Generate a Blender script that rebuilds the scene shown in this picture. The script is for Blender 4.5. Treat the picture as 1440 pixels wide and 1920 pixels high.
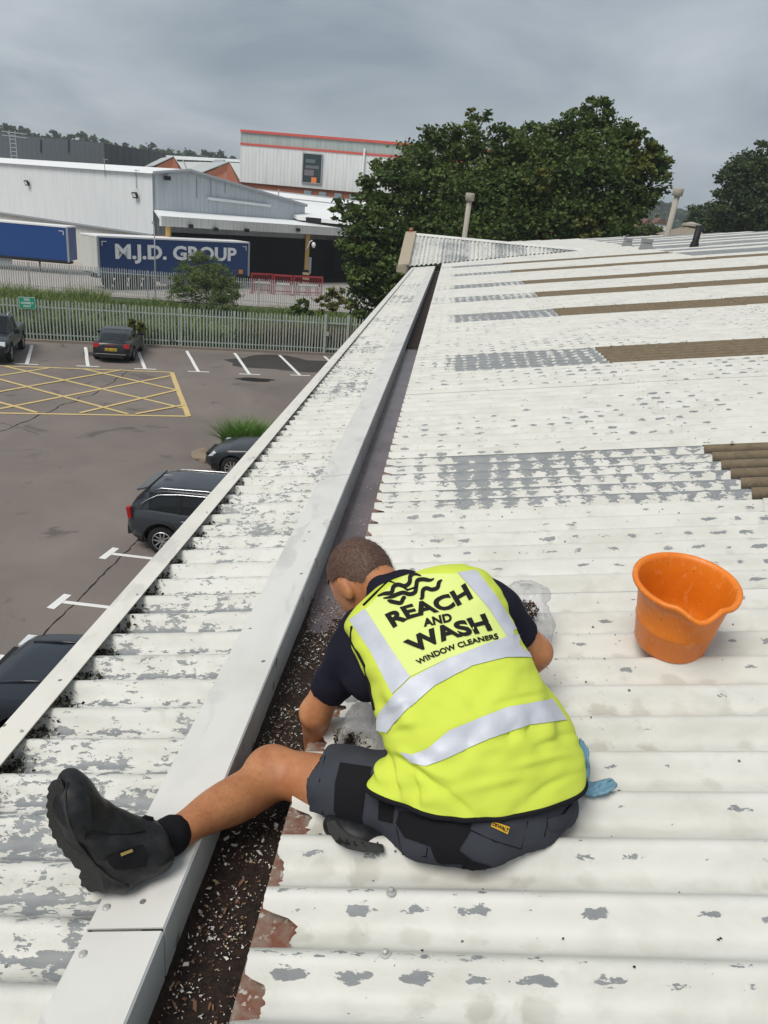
import bpy, bmesh, math, random
import numpy as np
from mathutils import Vector, Matrix, noise as mnoise
from mathutils.bvhtree import BVHTree

random.seed(7); RNG = np.random.default_rng(11)
scene = bpy.context.scene
COL = scene.collection
for o in list(bpy.data.objects): bpy.data.objects.remove(o)

# ------------------------------------------------------------------ camera
CAMZ = 7.5                     # lens height above the car park
FPX = 1420.0                   # focal length in photo pixels (1440 x 1920)
VPX, VPY, ROLL = 852.0, 412.0, 0.093
_g = np.array([VPX-720, 960-VPY, FPX]); _g /= np.linalg.norm(_g)
_h = np.array([math.cos(ROLL), -math.sin(ROLL), 0])
_u = np.cross(_g, _h); _u /= np.linalg.norm(_u)
if _u[1] < 0: _u = -_u
_x = np.cross(_u, _g)
if _x[0] < 0: _x = -_x
_x /= np.linalg.norm(_x)
RC = np.array([_x, _g, _u])    # camera (right, up, forward) -> world
cam_d = bpy.data.cameras.new('camera'); cam = bpy.data.objects.new('camera', cam_d); COL.objects.link(cam)
_r, _up, _f = RC @ [1,0,0], RC @ [0,1,0], RC @ [0,0,1]
cam.matrix_world = Matrix(((_r[0],_up[0],-_f[0],0),(_r[1],_up[1],-_f[1],0),(_r[2],_up[2],-_f[2],CAMZ),(0,0,0,1)))
cam_d.sensor_fit = 'VERTICAL'; cam_d.sensor_height = 36; cam_d.lens = FPX/1920*36
cam_d.clip_start = 0.05; cam_d.clip_end = 4000
scene.camera = cam
scene.render.resolution_x, scene.render.resolution_y = 768, 1024

# ------------------------------------------------------------------ sky, sun, exposure
SUN_EL, SUN_AZ = math.radians(56), math.radians(218)     # azimuth clockwise from +Y (behind the camera, to its left)
world = bpy.data.worlds.new('World'); scene.world = world; world.use_nodes = True
nt = world.node_tree; nt.nodes.clear()
def wn(t, **k):
    n = nt.nodes.new(t)
    for a, b in k.items(): setattr(n, a, b)
    return n
w_out = wn('ShaderNodeOutputWorld'); w_bg = wn('ShaderNodeBackground')
sky = wn('ShaderNodeTexSky', sky_type='NISHITA', sun_disc=False, sun_elevation=SUN_EL, sun_rotation=SUN_AZ)
sky.air_density = 1.0; sky.dust_density = 3.0
tc = wn('ShaderNodeTexCoord'); sep = wn('ShaderNodeSeparateXYZ')
nt.links.new(tc.outputs['Generated'], sep.inputs[0])
# a cloud deck overhead: look direction divided by its height gives a flat layer
zc = wn('ShaderNodeMath', operation='MAXIMUM'); zc.inputs[1].default_value = 0.0
nt.links.new(sep.outputs['Z'], zc.inputs[0])
za = wn('ShaderNodeMath', operation='ADD'); za.inputs[1].default_value = 0.16
nt.links.new(zc.outputs[0], za.inputs[0])
dv = wn('ShaderNodeVectorMath', operation='DIVIDE'); cmb = wn('ShaderNodeCombineXYZ')
for i in range(3): nt.links.new(za.outputs[0], cmb.inputs[i])
nt.links.new(tc.outputs['Generated'], dv.inputs[0]); nt.links.new(cmb.outputs[0], dv.inputs[1])
mp = wn('ShaderNodeMapping'); mp.inputs['Scale'].default_value = (1.0, 0.8, 0.0); mp.inputs['Location'].default_value = (3.1, 1.3, 0)
nt.links.new(dv.outputs[0], mp.inputs['Vector'])
nz = wn('ShaderNodeTexNoise'); nz.inputs['Scale'].default_value = 0.95; nz.inputs['Detail'].default_value = 7; nz.inputs['Roughness'].default_value = 0.52; nz.inputs['Distortion'].default_value = 0.35
nt.links.new(mp.outputs[0], nz.inputs['Vector'])
rp = wn('ShaderNodeValToRGB')
rp.color_ramp.elements[0].position = 0.30; rp.color_ramp.elements[0].color = (2.9, 3.45, 4.0, 1)
rp.color_ramp.elements[1].position = 0.70; rp.color_ramp.elements[1].color = (5.9, 6.4, 6.85, 1)
nt.links.new(nz.outputs['Fac'], rp.inputs[0])
mixc = wn('ShaderNodeMixRGB'); mixc.inputs[0].default_value = 0.9
nt.links.new(sky.outputs[0], mixc.inputs[1]); nt.links.new(rp.outputs[0], mixc.inputs[2])
nt.links.new(mixc.outputs[0], w_bg.inputs['Color']); w_bg.inputs['Strength'].default_value = 0.09
nt.links.new(w_bg.outputs[0], w_out.inputs['Surface'])

sun_d = bpy.data.lights.new('sun', 'SUN'); sun = bpy.data.objects.new('sun', sun_d); COL.objects.link(sun)
sun_d.energy = 2.5; sun_d.angle = math.radians(30); sun_d.color = (1.0, 0.955, 0.885)
_sd = Vector((math.sin(SUN_AZ)*math.cos(SUN_EL), math.cos(SUN_AZ)*math.cos(SUN_EL), math.sin(SUN_EL)))
sun.rotation_euler = _sd.to_track_quat('Z', 'Y').to_euler(); sun.location = (0, -10, 30)
vs = scene.view_settings
vs.view_transform = 'Standard'; vs.look = 'None'; vs.gamma = 1; vs.use_curve_mapping = False; vs.exposure = 0.14

# ------------------------------------------------------------------ photo pixel -> place
def ray(px, py):
    d = RC @ np.array([px-720, 960-py, FPX]); return d/np.linalg.norm(d)
def zp(px, py, z=0.0):
    d = ray(px, py); k = (z-CAMZ)/d[2]; return Vector((d[0]*k, d[1]*k, z))
TH = math.radians(9); SL = math.tan(TH)
RN = np.array([-math.sin(TH), 0, math.cos(TH)])
def roofz(x): return CAMZ - 1.3/math.cos(TH) + SL*x          # plane through the corrugation crests
def rf(px, py, up=0.0):
    d = ray(px, py); k = -(1.3-up)/float(np.dot(d, RN)); return Vector((d[0]*k, d[1]*k, d[2]*k+CAMZ))
def dep(px, py, c):
    d = RC @ np.array([(px-720)/FPX*c, (960-py)/FPX*c, c]); return Vector((d[0], d[1], d[2]+CAMZ))
def proj(P):
    c = RC.T @ (np.array(P)-np.array([0,0,CAMZ])); return 720+FPX*c[0]/c[2], 960-FPX*c[1]/c[2], c[2]
def vplane(px, py, A, B):
    """ray against the vertical plane through A and B"""
    d = ray(px, py); n = np.array([-(B[1]-A[1]), B[0]-A[0], 0.0])
    k = float(np.dot(n, np.array([A[0], A[1], 0.0])))/float(np.dot(n, d)); return Vector((d[0]*k, d[1]*k, d[2]*k+CAMZ))

# ------------------------------------------------------------------ object helpers
def tag(o, label=None, cat=None, group=None, kind=None):
    if label: o['label'] = label
    if cat: o['category'] = cat
    if group: o['group'] = group
    if kind: o['kind'] = kind
    return o
def empty(name, loc=(0,0,0), rz=0.0):
    o = bpy.data.objects.new(name, None); COL.objects.link(o); o.location = loc; o.rotation_euler = (0,0,rz); o.empty_display_size = 0.2
    return o
def link(name, me, m=None, parent=None, smooth=False):
    if m is not None and len(me.materials) == 0: me.materials.append(m)
    o = bpy.data.objects.new(name, me); COL.objects.link(o)
    if parent is not None: o.parent = parent
    if smooth: me.polygons.foreach_set('use_smooth', [True]*len(me.polygons))
    return o
def mesh(name, v, f):
    me = bpy.data.meshes.new(name); me.from_pydata([tuple(p) for p in v], [], [tuple(q) for q in f]); me.update(); return me
def npmesh(name, v, quads):
    """fast builder: v (n,3), quads (m,k)"""
    me = bpy.data.meshes.new(name); v = np.asarray(v, np.float32); q = np.asarray(quads, np.int32); k = q.shape[1]
    me.vertices.add(len(v)); me.vertices.foreach_set('co', v.ravel())
    me.loops.add(q.size); me.loops.foreach_set('vertex_index', q.ravel())
    me.polygons.add(len(q)); me.polygons.foreach_set('loop_start', np.arange(0, q.size, k, dtype=np.int32))
    me.polygons.foreach_set('loop_total', np.full(len(q), k, np.int32)); me.update(calc_edges=True); me.validate(); return me
class MB:
    def __init__(s): s.v = []; s.f = []; s.mi = []; s.cur = 0
    def add(s, v, f):
        b = len(s.v); s.v += [tuple(p) for p in v]; s.f += [tuple(b+i for i in q) for q in f]; s.mi += [s.cur]*len(f)
    def box(s, c, d, rz=0.0, rx=0.0, ry=0.0):
        M = Matrix.Rotation(rz,3,'Z') @ Matrix.Rotation(ry,3,'Y') @ Matrix.Rotation(rx,3,'X')
        v = [Vector(c) + M @ Vector((sx*d[0]/2, sy*d[1]/2, sz*d[2]/2)) for sz in (-1,1) for sy in (-1,1) for sx in (-1,1)]
        s.add(v, [(0,2,3,1),(4,5,7,6),(0,1,5,4),(2,6,7,3),(0,4,6,2),(1,3,7,5)])
    def tube(s, pts, r, n=8, cap=True):
        pts = [Vector(p) for p in pts]; rs = r if isinstance(r, (list, tuple)) else [r]*len(pts)
        rings = []; up = None
        for i, p in enumerate(pts):
            t = (pts[min(i+1,len(pts)-1)]-pts[max(i-1,0)]).normalized()
            if up is None: up = Vector((0,0,1)) if abs(t.z) < 0.9 else Vector((1,0,0))
            a = t.cross(up).normalized(); up = a.cross(t).normalized()
            rings.append([p + (a*math.cos(2*math.pi*k/n) + up*math.sin(2*math.pi*k/n))*rs[i] for k in range(n)])
        v = [q for R in rings for q in R]; f = []
        for i in range(len(pts)-1):
            for k in range(n): f.append((i*n+k, i*n+(k+1)%n, (i+1)*n+(k+1)%n, (i+1)*n+k))
        if cap: f.append(tuple(range(n))[::-1]); f.append(tuple((len(pts)-1)*n+k for k in range(n)))
        s.add(v, f)
    def lathe(s, prof, n=24, c=(0,0,0), axis='Z'):
        v = []; f = []
        for (r, z) in prof:
            for k in range(n):
                a = 2*math.pi*k/n; p = (r*math.cos(a), r*math.sin(a), z)
                if axis == 'X': p = (p[2], p[0], p[1])
                if axis == 'Y': p = (p[1], p[2], p[0])
                v.append((c[0]+p[0], c[1]+p[1], c[2]+p[2]))
        for i in range(len(prof)-1):
            for k in range(n): f.append((i*n+k, i*n+(k+1)%n, (i+1)*n+(k+1)%n, (i+1)*n+k))
        s.add(v, f)
    def quad(s, a, b, c, d): s.add([a,b,c,d], [(0,1,2,3)])
    def prism(s, poly, t):
        """closed prism: polygon points + thickness vector"""
        n = len(poly); t = Vector(t); v = [Vector(p) for p in poly] + [Vector(p)+t for p in poly]
        f = [tuple(range(n))[::-1], tuple(range(n,2*n))] + [(i,(i+1)%n,n+(i+1)%n,n+i) for i in range(n)]
        s.add(v, f)
    def mesh(s, name, mats=None):
        me = mesh(name, s.v, s.f)
        for m in (mats or []): me.materials.append(m)
        if mats and len(mats) > 1: me.polygons.foreach_set('material_index', s.mi)
        return me
    def build(s, name, m=None, parent=None, smooth=False):
        return link(name, s.mesh(name), m, parent, smooth)
def fixn(me):
    bm = bmesh.new(); bm.from_mesh(me); bmesh.ops.recalc_face_normals(bm, faces=bm.faces); bm.to_mesh(me); bm.free(); return me
def bevel(o, w=0.01, seg=2):
    m = o.modifiers.new('bevel', 'BEVEL'); m.width = w; m.segments = seg; m.limit_method = 'ANGLE'; m.angle_limit = math.radians(40); return o
def copy_tree(o, parent=None):
    c = o.copy(); COL.objects.link(c); c.parent = parent
    for ch in list(o.children): copy_tree(ch, c)
    return c

# ------------------------------------------------------------------ materials
class NT:
    def __init__(s, name):
        s.m = bpy.data.materials.new(name); s.m.use_nodes = True; s.t = s.m.node_tree
        s.b = s.t.nodes['Principled BSDF']; s.o = s.t.nodes['Material Output']
    def n(s, t, ins=None, **k):
        x = s.t.nodes.new(t)
        for a, b in k.items(): setattr(x, a, b)
        for a, b in (ins or {}).items(): s.set(x, a, b)
        return x
    def set(s, x, a, b):
        if isinstance(b, bpy.types.NodeSocket): s.t.links.new(b, x.inputs[a])
        else: x.inputs[a].default_value = b
    def math(s, op, a, b=None, c=None, clamp=False):
        x = s.n('ShaderNodeMath', operation=op, use_clamp=clamp); s.set(x, 0, a)
        if b is not None: s.set(x, 1, b)
        if c is not None: s.set(x, 2, c)
        return x.outputs[0]
    def pos(s): return s.n('ShaderNodeNewGeometry').outputs['Position']
    def obj(s): return s.n('ShaderNodeTexCoord').outputs['Object']
    def noise(s, vec, scale=5, detail=4, rough=0.55, dist=0.0, size=None):
        if size: vec = s.n('ShaderNodeMapping', {'Vector': vec, 'Scale': size}).outputs[0]
        return s.n('ShaderNodeTexNoise', {'Vector': vec, 'Scale': scale, 'Detail': detail, 'Roughness': rough, 'Distortion': dist}).outputs['Fac']
    def ramp(s, fac, p0, p1, c0=(0,0,0,1), c1=(1,1,1,1)):
        r = s.n('ShaderNodeValToRGB', {0: fac}); e = r.color_ramp.elements
        e[0].position = p0; e[1].position = p1; e[0].color = c0 if len(c0)==4 else (*c0,1); e[1].color = c1 if len(c1)==4 else (*c1,1)
        return r.outputs[0]
    def mix(s, fac, a, b, blend='MIX'):
        x = s.n('ShaderNodeMixRGB', blend_type=blend); s.set(x, 0, fac)
        for i, q in ((1,a),(2,b)): s.set(x, i, q if isinstance(q, bpy.types.NodeSocket) or len(q)==4 else (*q,1))
        return x.outputs[0]
    def bump(s, h, strength=0.3, dist=0.01):
        s.set(s.b, 'Normal', s.n('ShaderNodeBump', {'Height': h, 'Strength': strength, 'Distance': dist}).outputs[0])
    def fin(s, col=None, rough=None, metal=None, **k):
        if col is not None: s.set(s.b, 'Base Color', col if isinstance(col, bpy.types.NodeSocket) or len(col)==4 else (*col,1))
        if rough is not None: s.set(s.b, 'Roughness', rough)
        if metal is not None: s.set(s.b, 'Metallic', metal)
        for a, b in k.items(): s.set(s.b, a.replace('_',' '), b)
        return s.m
def simple(name, col, rough=0.6, metal=0.0, var=0.12, spec=None, scale=6.0, bump=0.0, bscale=60.0, world_pos=False, **k):
    t = NT(name); v = t.pos() if world_pos else t.obj()
    f = t.noise(v, scale, 5, 0.6)
    c = t.mix(f, tuple(x*(1-var) for x in col), tuple(min(1, x*(1+var)) for x in col))
    if bump: t.bump(t.noise(v, bscale, 4, 0.6), bump, 0.01)
    t.set(t.b, 'Specular IOR Level', spec if spec is not None else (0.2 if max(col) < 0.06 and rough > 0.4 else 0.4))
    return t.fin(c, rough, metal, **k)
# ================================================================== the roof we stand on
PIT = 0.1483; Y0R = 3.41; AMP = 0.0245; SHW = 6*PIT
def paint_mat(name, T, worn_bias=0.0, stain=1.0, tone=(0.625,0.62,0.58), xmin=None, dash=0.23, midw=0.20, finew=0.80, crestw=0.0):
    """white roof paint that flakes off in rows of grey patches; T lower = more worn"""
    t = NT(name); P = t.pos(); sx = t.n('ShaderNodeSeparateXYZ', {0: P})
    X, Y = sx.outputs[0], sx.outputs[1]
    gx = t.math('COSINE', t.math('MULTIPLY', t.math('ADD', X, t.math('MULTIPLY', t.noise(P, 3.0, 2), 0.07)), 2*math.pi/0.118))
    ph = t.math('MULTIPLY', t.math('SUBTRACT', Y, Y0R), 2*math.pi/PIT)
    mid = t.noise(P, 1.0, 3, 0.5, 0.0, size=(6.5, 9.0, 6))
    cy1 = t.math('POWER', t.math('MULTIPLY_ADD', t.math('COSINE', t.math('ADD', t.math('ADD', ph, 0.75), t.math('MULTIPLY', mid, 0.8))), 0.5, 0.5), 34.0)   # a line on the near shoulder
    cy2 = t.math('POWER', t.math('MULTIPLY_ADD', t.math('COSINE', t.math('ADD', ph, -0.15)), 0.5, 0.5), 14.0)  # a line on the crest
    tro = t.math('POWER', t.math('MULTIPLY_ADD', t.math('COSINE', t.math('ADD', ph, math.pi-0.3)), 0.5, 0.5), 3.0)
    fine = t.noise(P, 1.0, 8, 0.68, 0.25, size=(30, 85, 50))
    big = t.noise(P, 0.9, 3, 0.5)
    v = t.math('MULTIPLY', fine, finew)
    v = t.math('MULTIPLY_ADD', mid, midw, v)
    v = t.math('MULTIPLY_ADD', t.math('SUBTRACT', big, 0.5), 0.50, v)
    if xmin is not None: v = t.math('MULTIPLY_ADD', t.math('SUBTRACT', 1.0, t.n('ShaderNodeMapRange', {0: X, 1: xmin-0.06, 2: xmin+0.06}).outputs[0]), -0.24, v)
    gm = t.math('MULTIPLY_ADD', gx, 0.5, 0.5)
    cell = t.n('ShaderNodeCombineXYZ', {0: t.math('FLOOR', t.math('MULTIPLY_ADD', t.math('ADD', X, t.math('MULTIPLY', t.noise(P, 3.0, 2), 0.07)), 1/0.118, 0.5)), 1: t.math('FLOOR', t.math('MULTIPLY_ADD', ph, 1/(2*math.pi), 0.62))}).outputs[0]
    wn_ = t.math('MULTIPLY_ADD', t.n('ShaderNodeTexWhiteNoise', {'Vector': cell}, noise_dimensions='3D').outputs['Value'], 1.1, 0.38)
    if crestw: v = t.math('MULTIPLY_ADD', t.math('POWER', t.math('MULTIPLY_ADD', t.math('COSINE', t.math('ADD', ph, -0.3)), 0.5, 0.5), 2.0), crestw, v)
    v = t.math('MULTIPLY_ADD', t.math('MULTIPLY', t.math('MULTIPLY', t.math('POWER', gm, 0.7), wn_), cy1), t.math('MULTIPLY_ADD', big, 0.16, dash-0.07), v)
    v = t.math('MULTIPLY_ADD', t.math('MULTIPLY', cy2, mid), 0.22, v)
    v = t.math('MULTIPLY_ADD', t.math('MULTIPLY', gm, t.math('MULTIPLY', tro, 0.5)), 0.10+worn_bias, v)
    v = t.math('MULTIPLY_ADD', gm, 0.03+worn_bias, v)
    peel = t.ramp(v, T, T+0.012)
    rim = t.ramp(v, T-0.03, T)                                          # lifted flake edge, thicker paint
    dirt = t.noise(P, 1.0, 6, 0.65, 0.3, size=(4, 9, 5))
    col = t.mix(t.ramp(dirt, 0.40, 0.75), tone, tuple(c*0.80 for c in (tone[0], tone[1], tone[2]*0.96)))
    st = t.noise(P, 1.0, 5, 0.6, 0.4, size=(9, 12, 8))
    stv = t.math('ADD', t.math('MULTIPLY', t.math('MULTIPLY', gm, tro), 0.26), st)
    col = t.mix(t.math('MULTIPLY', t.math('MULTIPLY', t.ramp(stv, 0.60, 0.72), t.ramp(t.noise(P, 2.3, 3, 0.6), 0.40, 0.62)), 0.72*stain), col, (0.37,0.355,0.30))
    vor = t.n('ShaderNodeTexVoronoi', {'Vector': P, 'Scale': 19.0}, feature='F1').outputs['Distance']
    spk = t.math('MULTIPLY', t.math('LESS_THAN', vor, 0.085), t.math('GREATER_THAN', t.noise(P, 7.0, 1), 0.56))
    col = t.mix(t.math('MULTIPLY', spk, 0.85), col, (0.045,0.035,0.028))
    g = t.noise(P, 1.0, 5, 0.6, 0, size=(14, 40, 20))
    grey = t.mix(g, (0.125,0.135,0.145), (0.30,0.315,0.32))
    col = t.mix(t.math('MULTIPLY', rim, 0.25), col, (0.74,0.74,0.72))
    col = t.mix(peel, col, grey)
    h = t.math('MULTIPLY_ADD', peel, -1.0, t.math('MULTIPLY', fine, 0.25))
    t.bump(h, 0.55, 0.0016)
    ro = t.math('MULTIPLY_ADD', peel, -0.06, 0.56)
    return t.fin(col, ro, 0.0)
M_ROOF = [paint_mat('roof_paint_good', 0.745), paint_mat('roof_paint_flaking', 0.715)]
M_ROOF_NEW = paint_mat('roof_paint_sound', 0.785)
M_ROOF_WORN = paint_mat('roof_paint_worn', 0.715, 0.10, xmin=0.12, dash=0.10, midw=0.14, finew=1.0, crestw=0.22)
M_ROOF_BARE = paint_mat('roof_paint_bare', 0.43, 0.02)
M_EAVE = [paint_mat('eaves_paint', 0.732, dash=0.15, midw=0.36), paint_mat('eaves_paint_flaking', 0.702, 0.01, dash=0.15, midw=0.36), paint_mat('eaves_paint_sound', 0.765, dash=0.17, midw=0.36)]
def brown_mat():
    t = NT('rooflight_weathered_shaded'); P = t.pos()
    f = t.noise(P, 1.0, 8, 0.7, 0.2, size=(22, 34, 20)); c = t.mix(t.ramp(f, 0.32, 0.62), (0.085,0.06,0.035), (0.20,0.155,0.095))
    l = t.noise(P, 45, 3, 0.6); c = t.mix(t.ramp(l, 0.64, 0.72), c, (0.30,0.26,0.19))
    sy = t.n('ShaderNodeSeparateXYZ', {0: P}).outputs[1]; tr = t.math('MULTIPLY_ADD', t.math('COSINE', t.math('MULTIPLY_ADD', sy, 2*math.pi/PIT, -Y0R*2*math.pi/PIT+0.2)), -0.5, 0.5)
    c = t.mix(t.ramp(tr, 0.12, 0.50), t.mix(0.5, c, (0.17,0.13,0.085)), t.mix(0.8, c, (0.022,0.015,0.009))); t.bump(f, 0.6, 0.004); return t.fin(c, 0.85)  # crests lighter, lower near faces darker: ridge shade painted into the weathered brown
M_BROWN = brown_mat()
def steel_mat(name, col, drip=0.0, rough=0.42):
    t = NT(name); P = t.pos()
    d = t.noise(P, 1.0, 5, 0.6, 0.3, size=(5, 3, 5)); c = t.mix(t.ramp(d, 0.45, 0.8), col, tuple(x*0.84 for x in col))
    v = t.n('ShaderNodeTexVoronoi', {'Vector': t.n('ShaderNodeMapping', {'Vector': P, 'Scale': (14, 14, 9)}).outputs[0], 'Scale': 1.0}).outputs['Distance']
    sp = t.math('MULTIPLY', t.math('LESS_THAN', v, 0.10+drip*0.08), t.math('GREATER_THAN', t.noise(P, 5.0, 2), 0.56-drip*0.06))
    c = t.mix(t.math('MULTIPLY', sp, 0.8), c, (0.07,0.055,0.045))
    s = t.noise(P, 1.0, 5, 0.55, 0.6, size=(7, 3.2, 6)); c = t.mix(t.math('MULTIPLY', t.ramp(s, 0.57, 0.64), 0.42+0.2*drip), c, (0.44,0.44,0.42))
    t.bump(d, 0.12, 0.004); return t.fin(c, rough)
M_CAP = steel_mat('capping_white_steel', (0.665,0.655,0.62)); M_KERB = steel_mat('capping_face_dirty', (0.55,0.58,0.575), 1.0)
M_FASC = steel_mat('fascia_cream_steel', (0.72,0.695,0.625))
M_BRICKW = simple('render_wall', (0.50,0.47,0.42), 0.85, var=0.15, bump=0.2)
def rust_mat():
    t = NT('rusty_eaves_flashing'); P = t.pos(); f = t.noise(P, 22, 6, 0.65, 0.4)
    c = t.mix(t.ramp(f, 0.36, 0.62), (0.25,0.205,0.165), (0.17,0.062,0.035)); c = t.mix(t.ramp(t.noise(P, 60, 3), 0.6, 0.66), c, (0.42,0.40,0.36))
    t.bump(f, 0.3, 0.004); return t.fin(c, 0.75)
M_RUST = rust_mat()
def debris_mat():
    t = NT('gutter_moss_debris'); P = t.pos(); f = t.noise(P, 1.0, 8, 0.75, 0.3, size=(60, 60, 60))
    c = t.mix(t.ramp(f, 0.38, 0.66), (0.006,0.0035,0.0025), (0.055,0.027,0.017)); t.bump(f, 1.0, 0.012); return t.fin(c, 0.8)
M_DEBRIS = debris_mat()
def water_mat():
    t = NT('gutter_water'); P = t.pos(); t.bump(t.noise(P, 4.0, 2), 0.03, 0.01)
    c = t.mix(t.ramp(t.noise(P, 3, 4), 0.35, 0.7), (0.10,0.066,0.066), (0.17,0.125,0.125))
    sp = t.noise(P, 90, 2); c = t.mix(t.ramp(sp, 0.70, 0.74), c, (0.42,0.40,0.36)); return t.fin(c, 0.14)
M_WATER = water_mat()
M_GALV = simple('galvanised_steel', (0.46,0.46,0.44), 0.5, 0.3, var=0.2, scale=12)
M_FLUE = simple('flue_weathered', (0.36,0.33,0.28), 0.75, 0.0, var=0.25, scale=9)
M_BLACK = simple('black_plastic', (0.018,0.018,0.02), 0.5)
M_VERGE = simple('verge_weathered', (0.36,0.31,0.23), 0.8, var=0.2, scale=20, bump=0.2)

B = empty('factory_building', (6, 20, 0))
tag(B, 'long low factory with white painted corrugated roof, gutter and peeling eaves', 'building')
BI = Matrix.Translation((-6, -20, 0))
def part(name, me, m, parent=B, smooth=False):
    """mesh in place coordinates -> child of the building"""
    o = link(name, me, m, parent, smooth)
    if parent is B: o.matrix_parent_inverse = Matrix.Identity(4); o.location = (-6, -20, 0)
    return o

def corr(y): return -2*AMP*(1-(0.5+0.5*np.cos(2*np.pi*(y-Y0R)/PIT))**1.45)
def sheet_mesh(name, x0, x1, ystart, jag=0.0, seed=0, lift=0.0, nx=2, seg=14):
    """one corrugated sheet, local y 0..SHW, z relative to the crest plane at x = 0"""
    n = 6*seg+1; ys = np.linspace(0, SHW, n); zz = corr(ys+ystart)
    rr = np.random.default_rng(seed); f = []
    tro = (1-np.cos(2*np.pi*(ys+ystart-Y0R)/PIT))/2
    xe = np.full(n, x0)
    if jag:
        per = np.repeat(rr.uniform(0.25, 1.25, 7), seg)[:n]; per = np.concatenate([per, np.full(n-len(per), per[-1])])
        blk = np.repeat(rr.random(n//2+2), 2)[:n]; j = np.clip((tro-0.36)/0.22, 0, 1)*per*jag*(0.80+0.28*blk+0.16*rr.random(n)) + rr.random(n)*0.004
        xe = x0 + j
    xs = [0.0] + ([0.06, 0.2] if jag else []) + list(np.linspace(0.3 if jag else 0, 1, nx))[(0 if jag else 1):]
    V = []
    for k, s in enumerate(xs):
        for i in range(n):
            x = xe[i]+(x1-xe[i])*s; V.append((x, ys[i], SL*x + zz[i] + lift*(1-s)))
    for k in range(len(xs)-1):
        for i in range(n-1): f.append((k*n+i, (k+1)*n+i, (k+1)*n+i+1, k*n+i+1))
    return mesh(name, V, f)
ROWS = [-0.24, 1.55, 3.9, 6.25, 8.6, 11.0, 13.2]
KMIN, KMAX = -5, 46
LIGHT = {0: 7, 4: 7, 8: 7, 11: 7, 14: 4, 18: 3, 22: 2}
z_roof0 = roofz(0)
cache = {}
def xmax_at(y): return 13.2 if y < 33 else 13.2-(y-33)*0.95
for k in range(KMIN, KMAX+1):
    ys = Y0R + SHW*k
    for r in range(6):
        x0, x1 = ROWS[r], ROWS[r+1]
        xm = xmax_at(ys+SHW/2)
        if x0 > xm-0.3: continue
        x1c = min(x1+0.12, xm) if r < 5 else min(x1, xm)
        if ys < 1.5 and r > 2: continue
        var = (k*7+r*3) % 5
        if r == 0:
            key = ('e', var if k < 9 else 9); jag = 0.058 if k < 9 else 0.03
            nxs = 5
        else: key = (r, round(x1c, 2)); jag = 0; nxs = 2
        if key not in cache: cache[key] = sheet_mesh('roof_sheet', x0, x1c, Y0R, jag, var, 0.006 if r else 0.0, nxs, 26 if (r == 0 and k < 9) else 14)
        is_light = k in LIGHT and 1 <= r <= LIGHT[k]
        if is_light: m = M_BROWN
        elif r == 0 and (k in LIGHT): m = M_ROOF_WORN
        elif k >= 24 and r >= 3: m = [M_ROOF_BARE, M_ROOF_WORN, M_ROOF[1], M_ROOF_BARE, M_ROOF[0]][(k) % 5]
        elif k >= 20 and r >= 3 and k % 4 != 2: m = M_ROOF_BARE
        elif r == 0 and k < 0: m = M_ROOF[0]
        elif k in (1, 2): m = M_ROOF_NEW
        else: m = M_ROOF[(k*5+r*2) % 3 % 2]
        ck = key + (m.name,)
        if ck not in cache:
            me = cache[key].copy(); me.materials.clear(); me.materials.append(m); me.polygons.foreach_set('use_smooth', [True]*len(me.polygons)); cache[ck] = me
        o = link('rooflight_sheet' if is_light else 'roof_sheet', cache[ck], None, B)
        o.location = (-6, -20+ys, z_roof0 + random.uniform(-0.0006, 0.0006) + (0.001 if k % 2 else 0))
# eaves strip beyond the gutter
ecache = {}
for k in range(KMIN, 24):
    m = M_EAVE[(k*3+1) % 3]
    if m.name not in ecache:
        me = sheet_mesh('eaves_sheet', -1.125, -0.47, Y0R, 0, 3, 0, 2); me.materials.append(m); me.polygons.foreach_set('use_smooth', [True]*len(me.polygons)); ecache[m.name] = me
    o = link('eaves_sheet', ecache[m.name], None, B); o.location = (-6, -20+Y0R+SHW*k+0.06, z_roof0-0.002+(0.0008 if k % 2 else 0))
YE = 24.35
# capping pieces with their upstand, joints every 2.91 m
CX0, CX1 = -0.580, -0.421
for i in range(-1, 9):
    a = 1.07-2.91*1 + 2.91*i + 0.004; b = min(a+2.91-0.008, YE)
    if a > YE: break
    zl, zr = roofz(CX0)+0.006, roofz(CX1)+0.018
    mb = MB(); mb.prism([(CX0,a,zl+0.003),(CX1,a,zr),(CX1,a,zr-0.004),(CX0,a,zl-0.001)], (0,b-a,0))
    mb.box((CX0+0.001,(a+b)/2,zl-0.008),(0.003,b-a,0.018))
    c = part('capping_piece', fixn(mb.mesh('capping_piece')), M_CAP)
    mb = MB(); mb.prism([(CX1+0.0005,a,zr-0.0005),(CX1+0.004,a,zr-0.004),(CX1+0.004,a,zr-0.30),(CX1+0.0005,a,zr-0.30)], (0,b-a,0))
    u = link('upstand_face', fixn(mb.mesh('upstand_face')), M_KERB, c); 
    for (sx, sy) in ((CX0+0.02, a+0.05), (CX0+0.02, b-0.05)):
        mb = MB(); mb.lathe([(0.0,0.006),(0.005,0.006),(0.009,0.002),(0.010,-0.004)], 10, (sx, sy, roofz(CX0)+0.013)); link('screw', mb.mesh('screw'), M_GALV, c)
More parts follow.
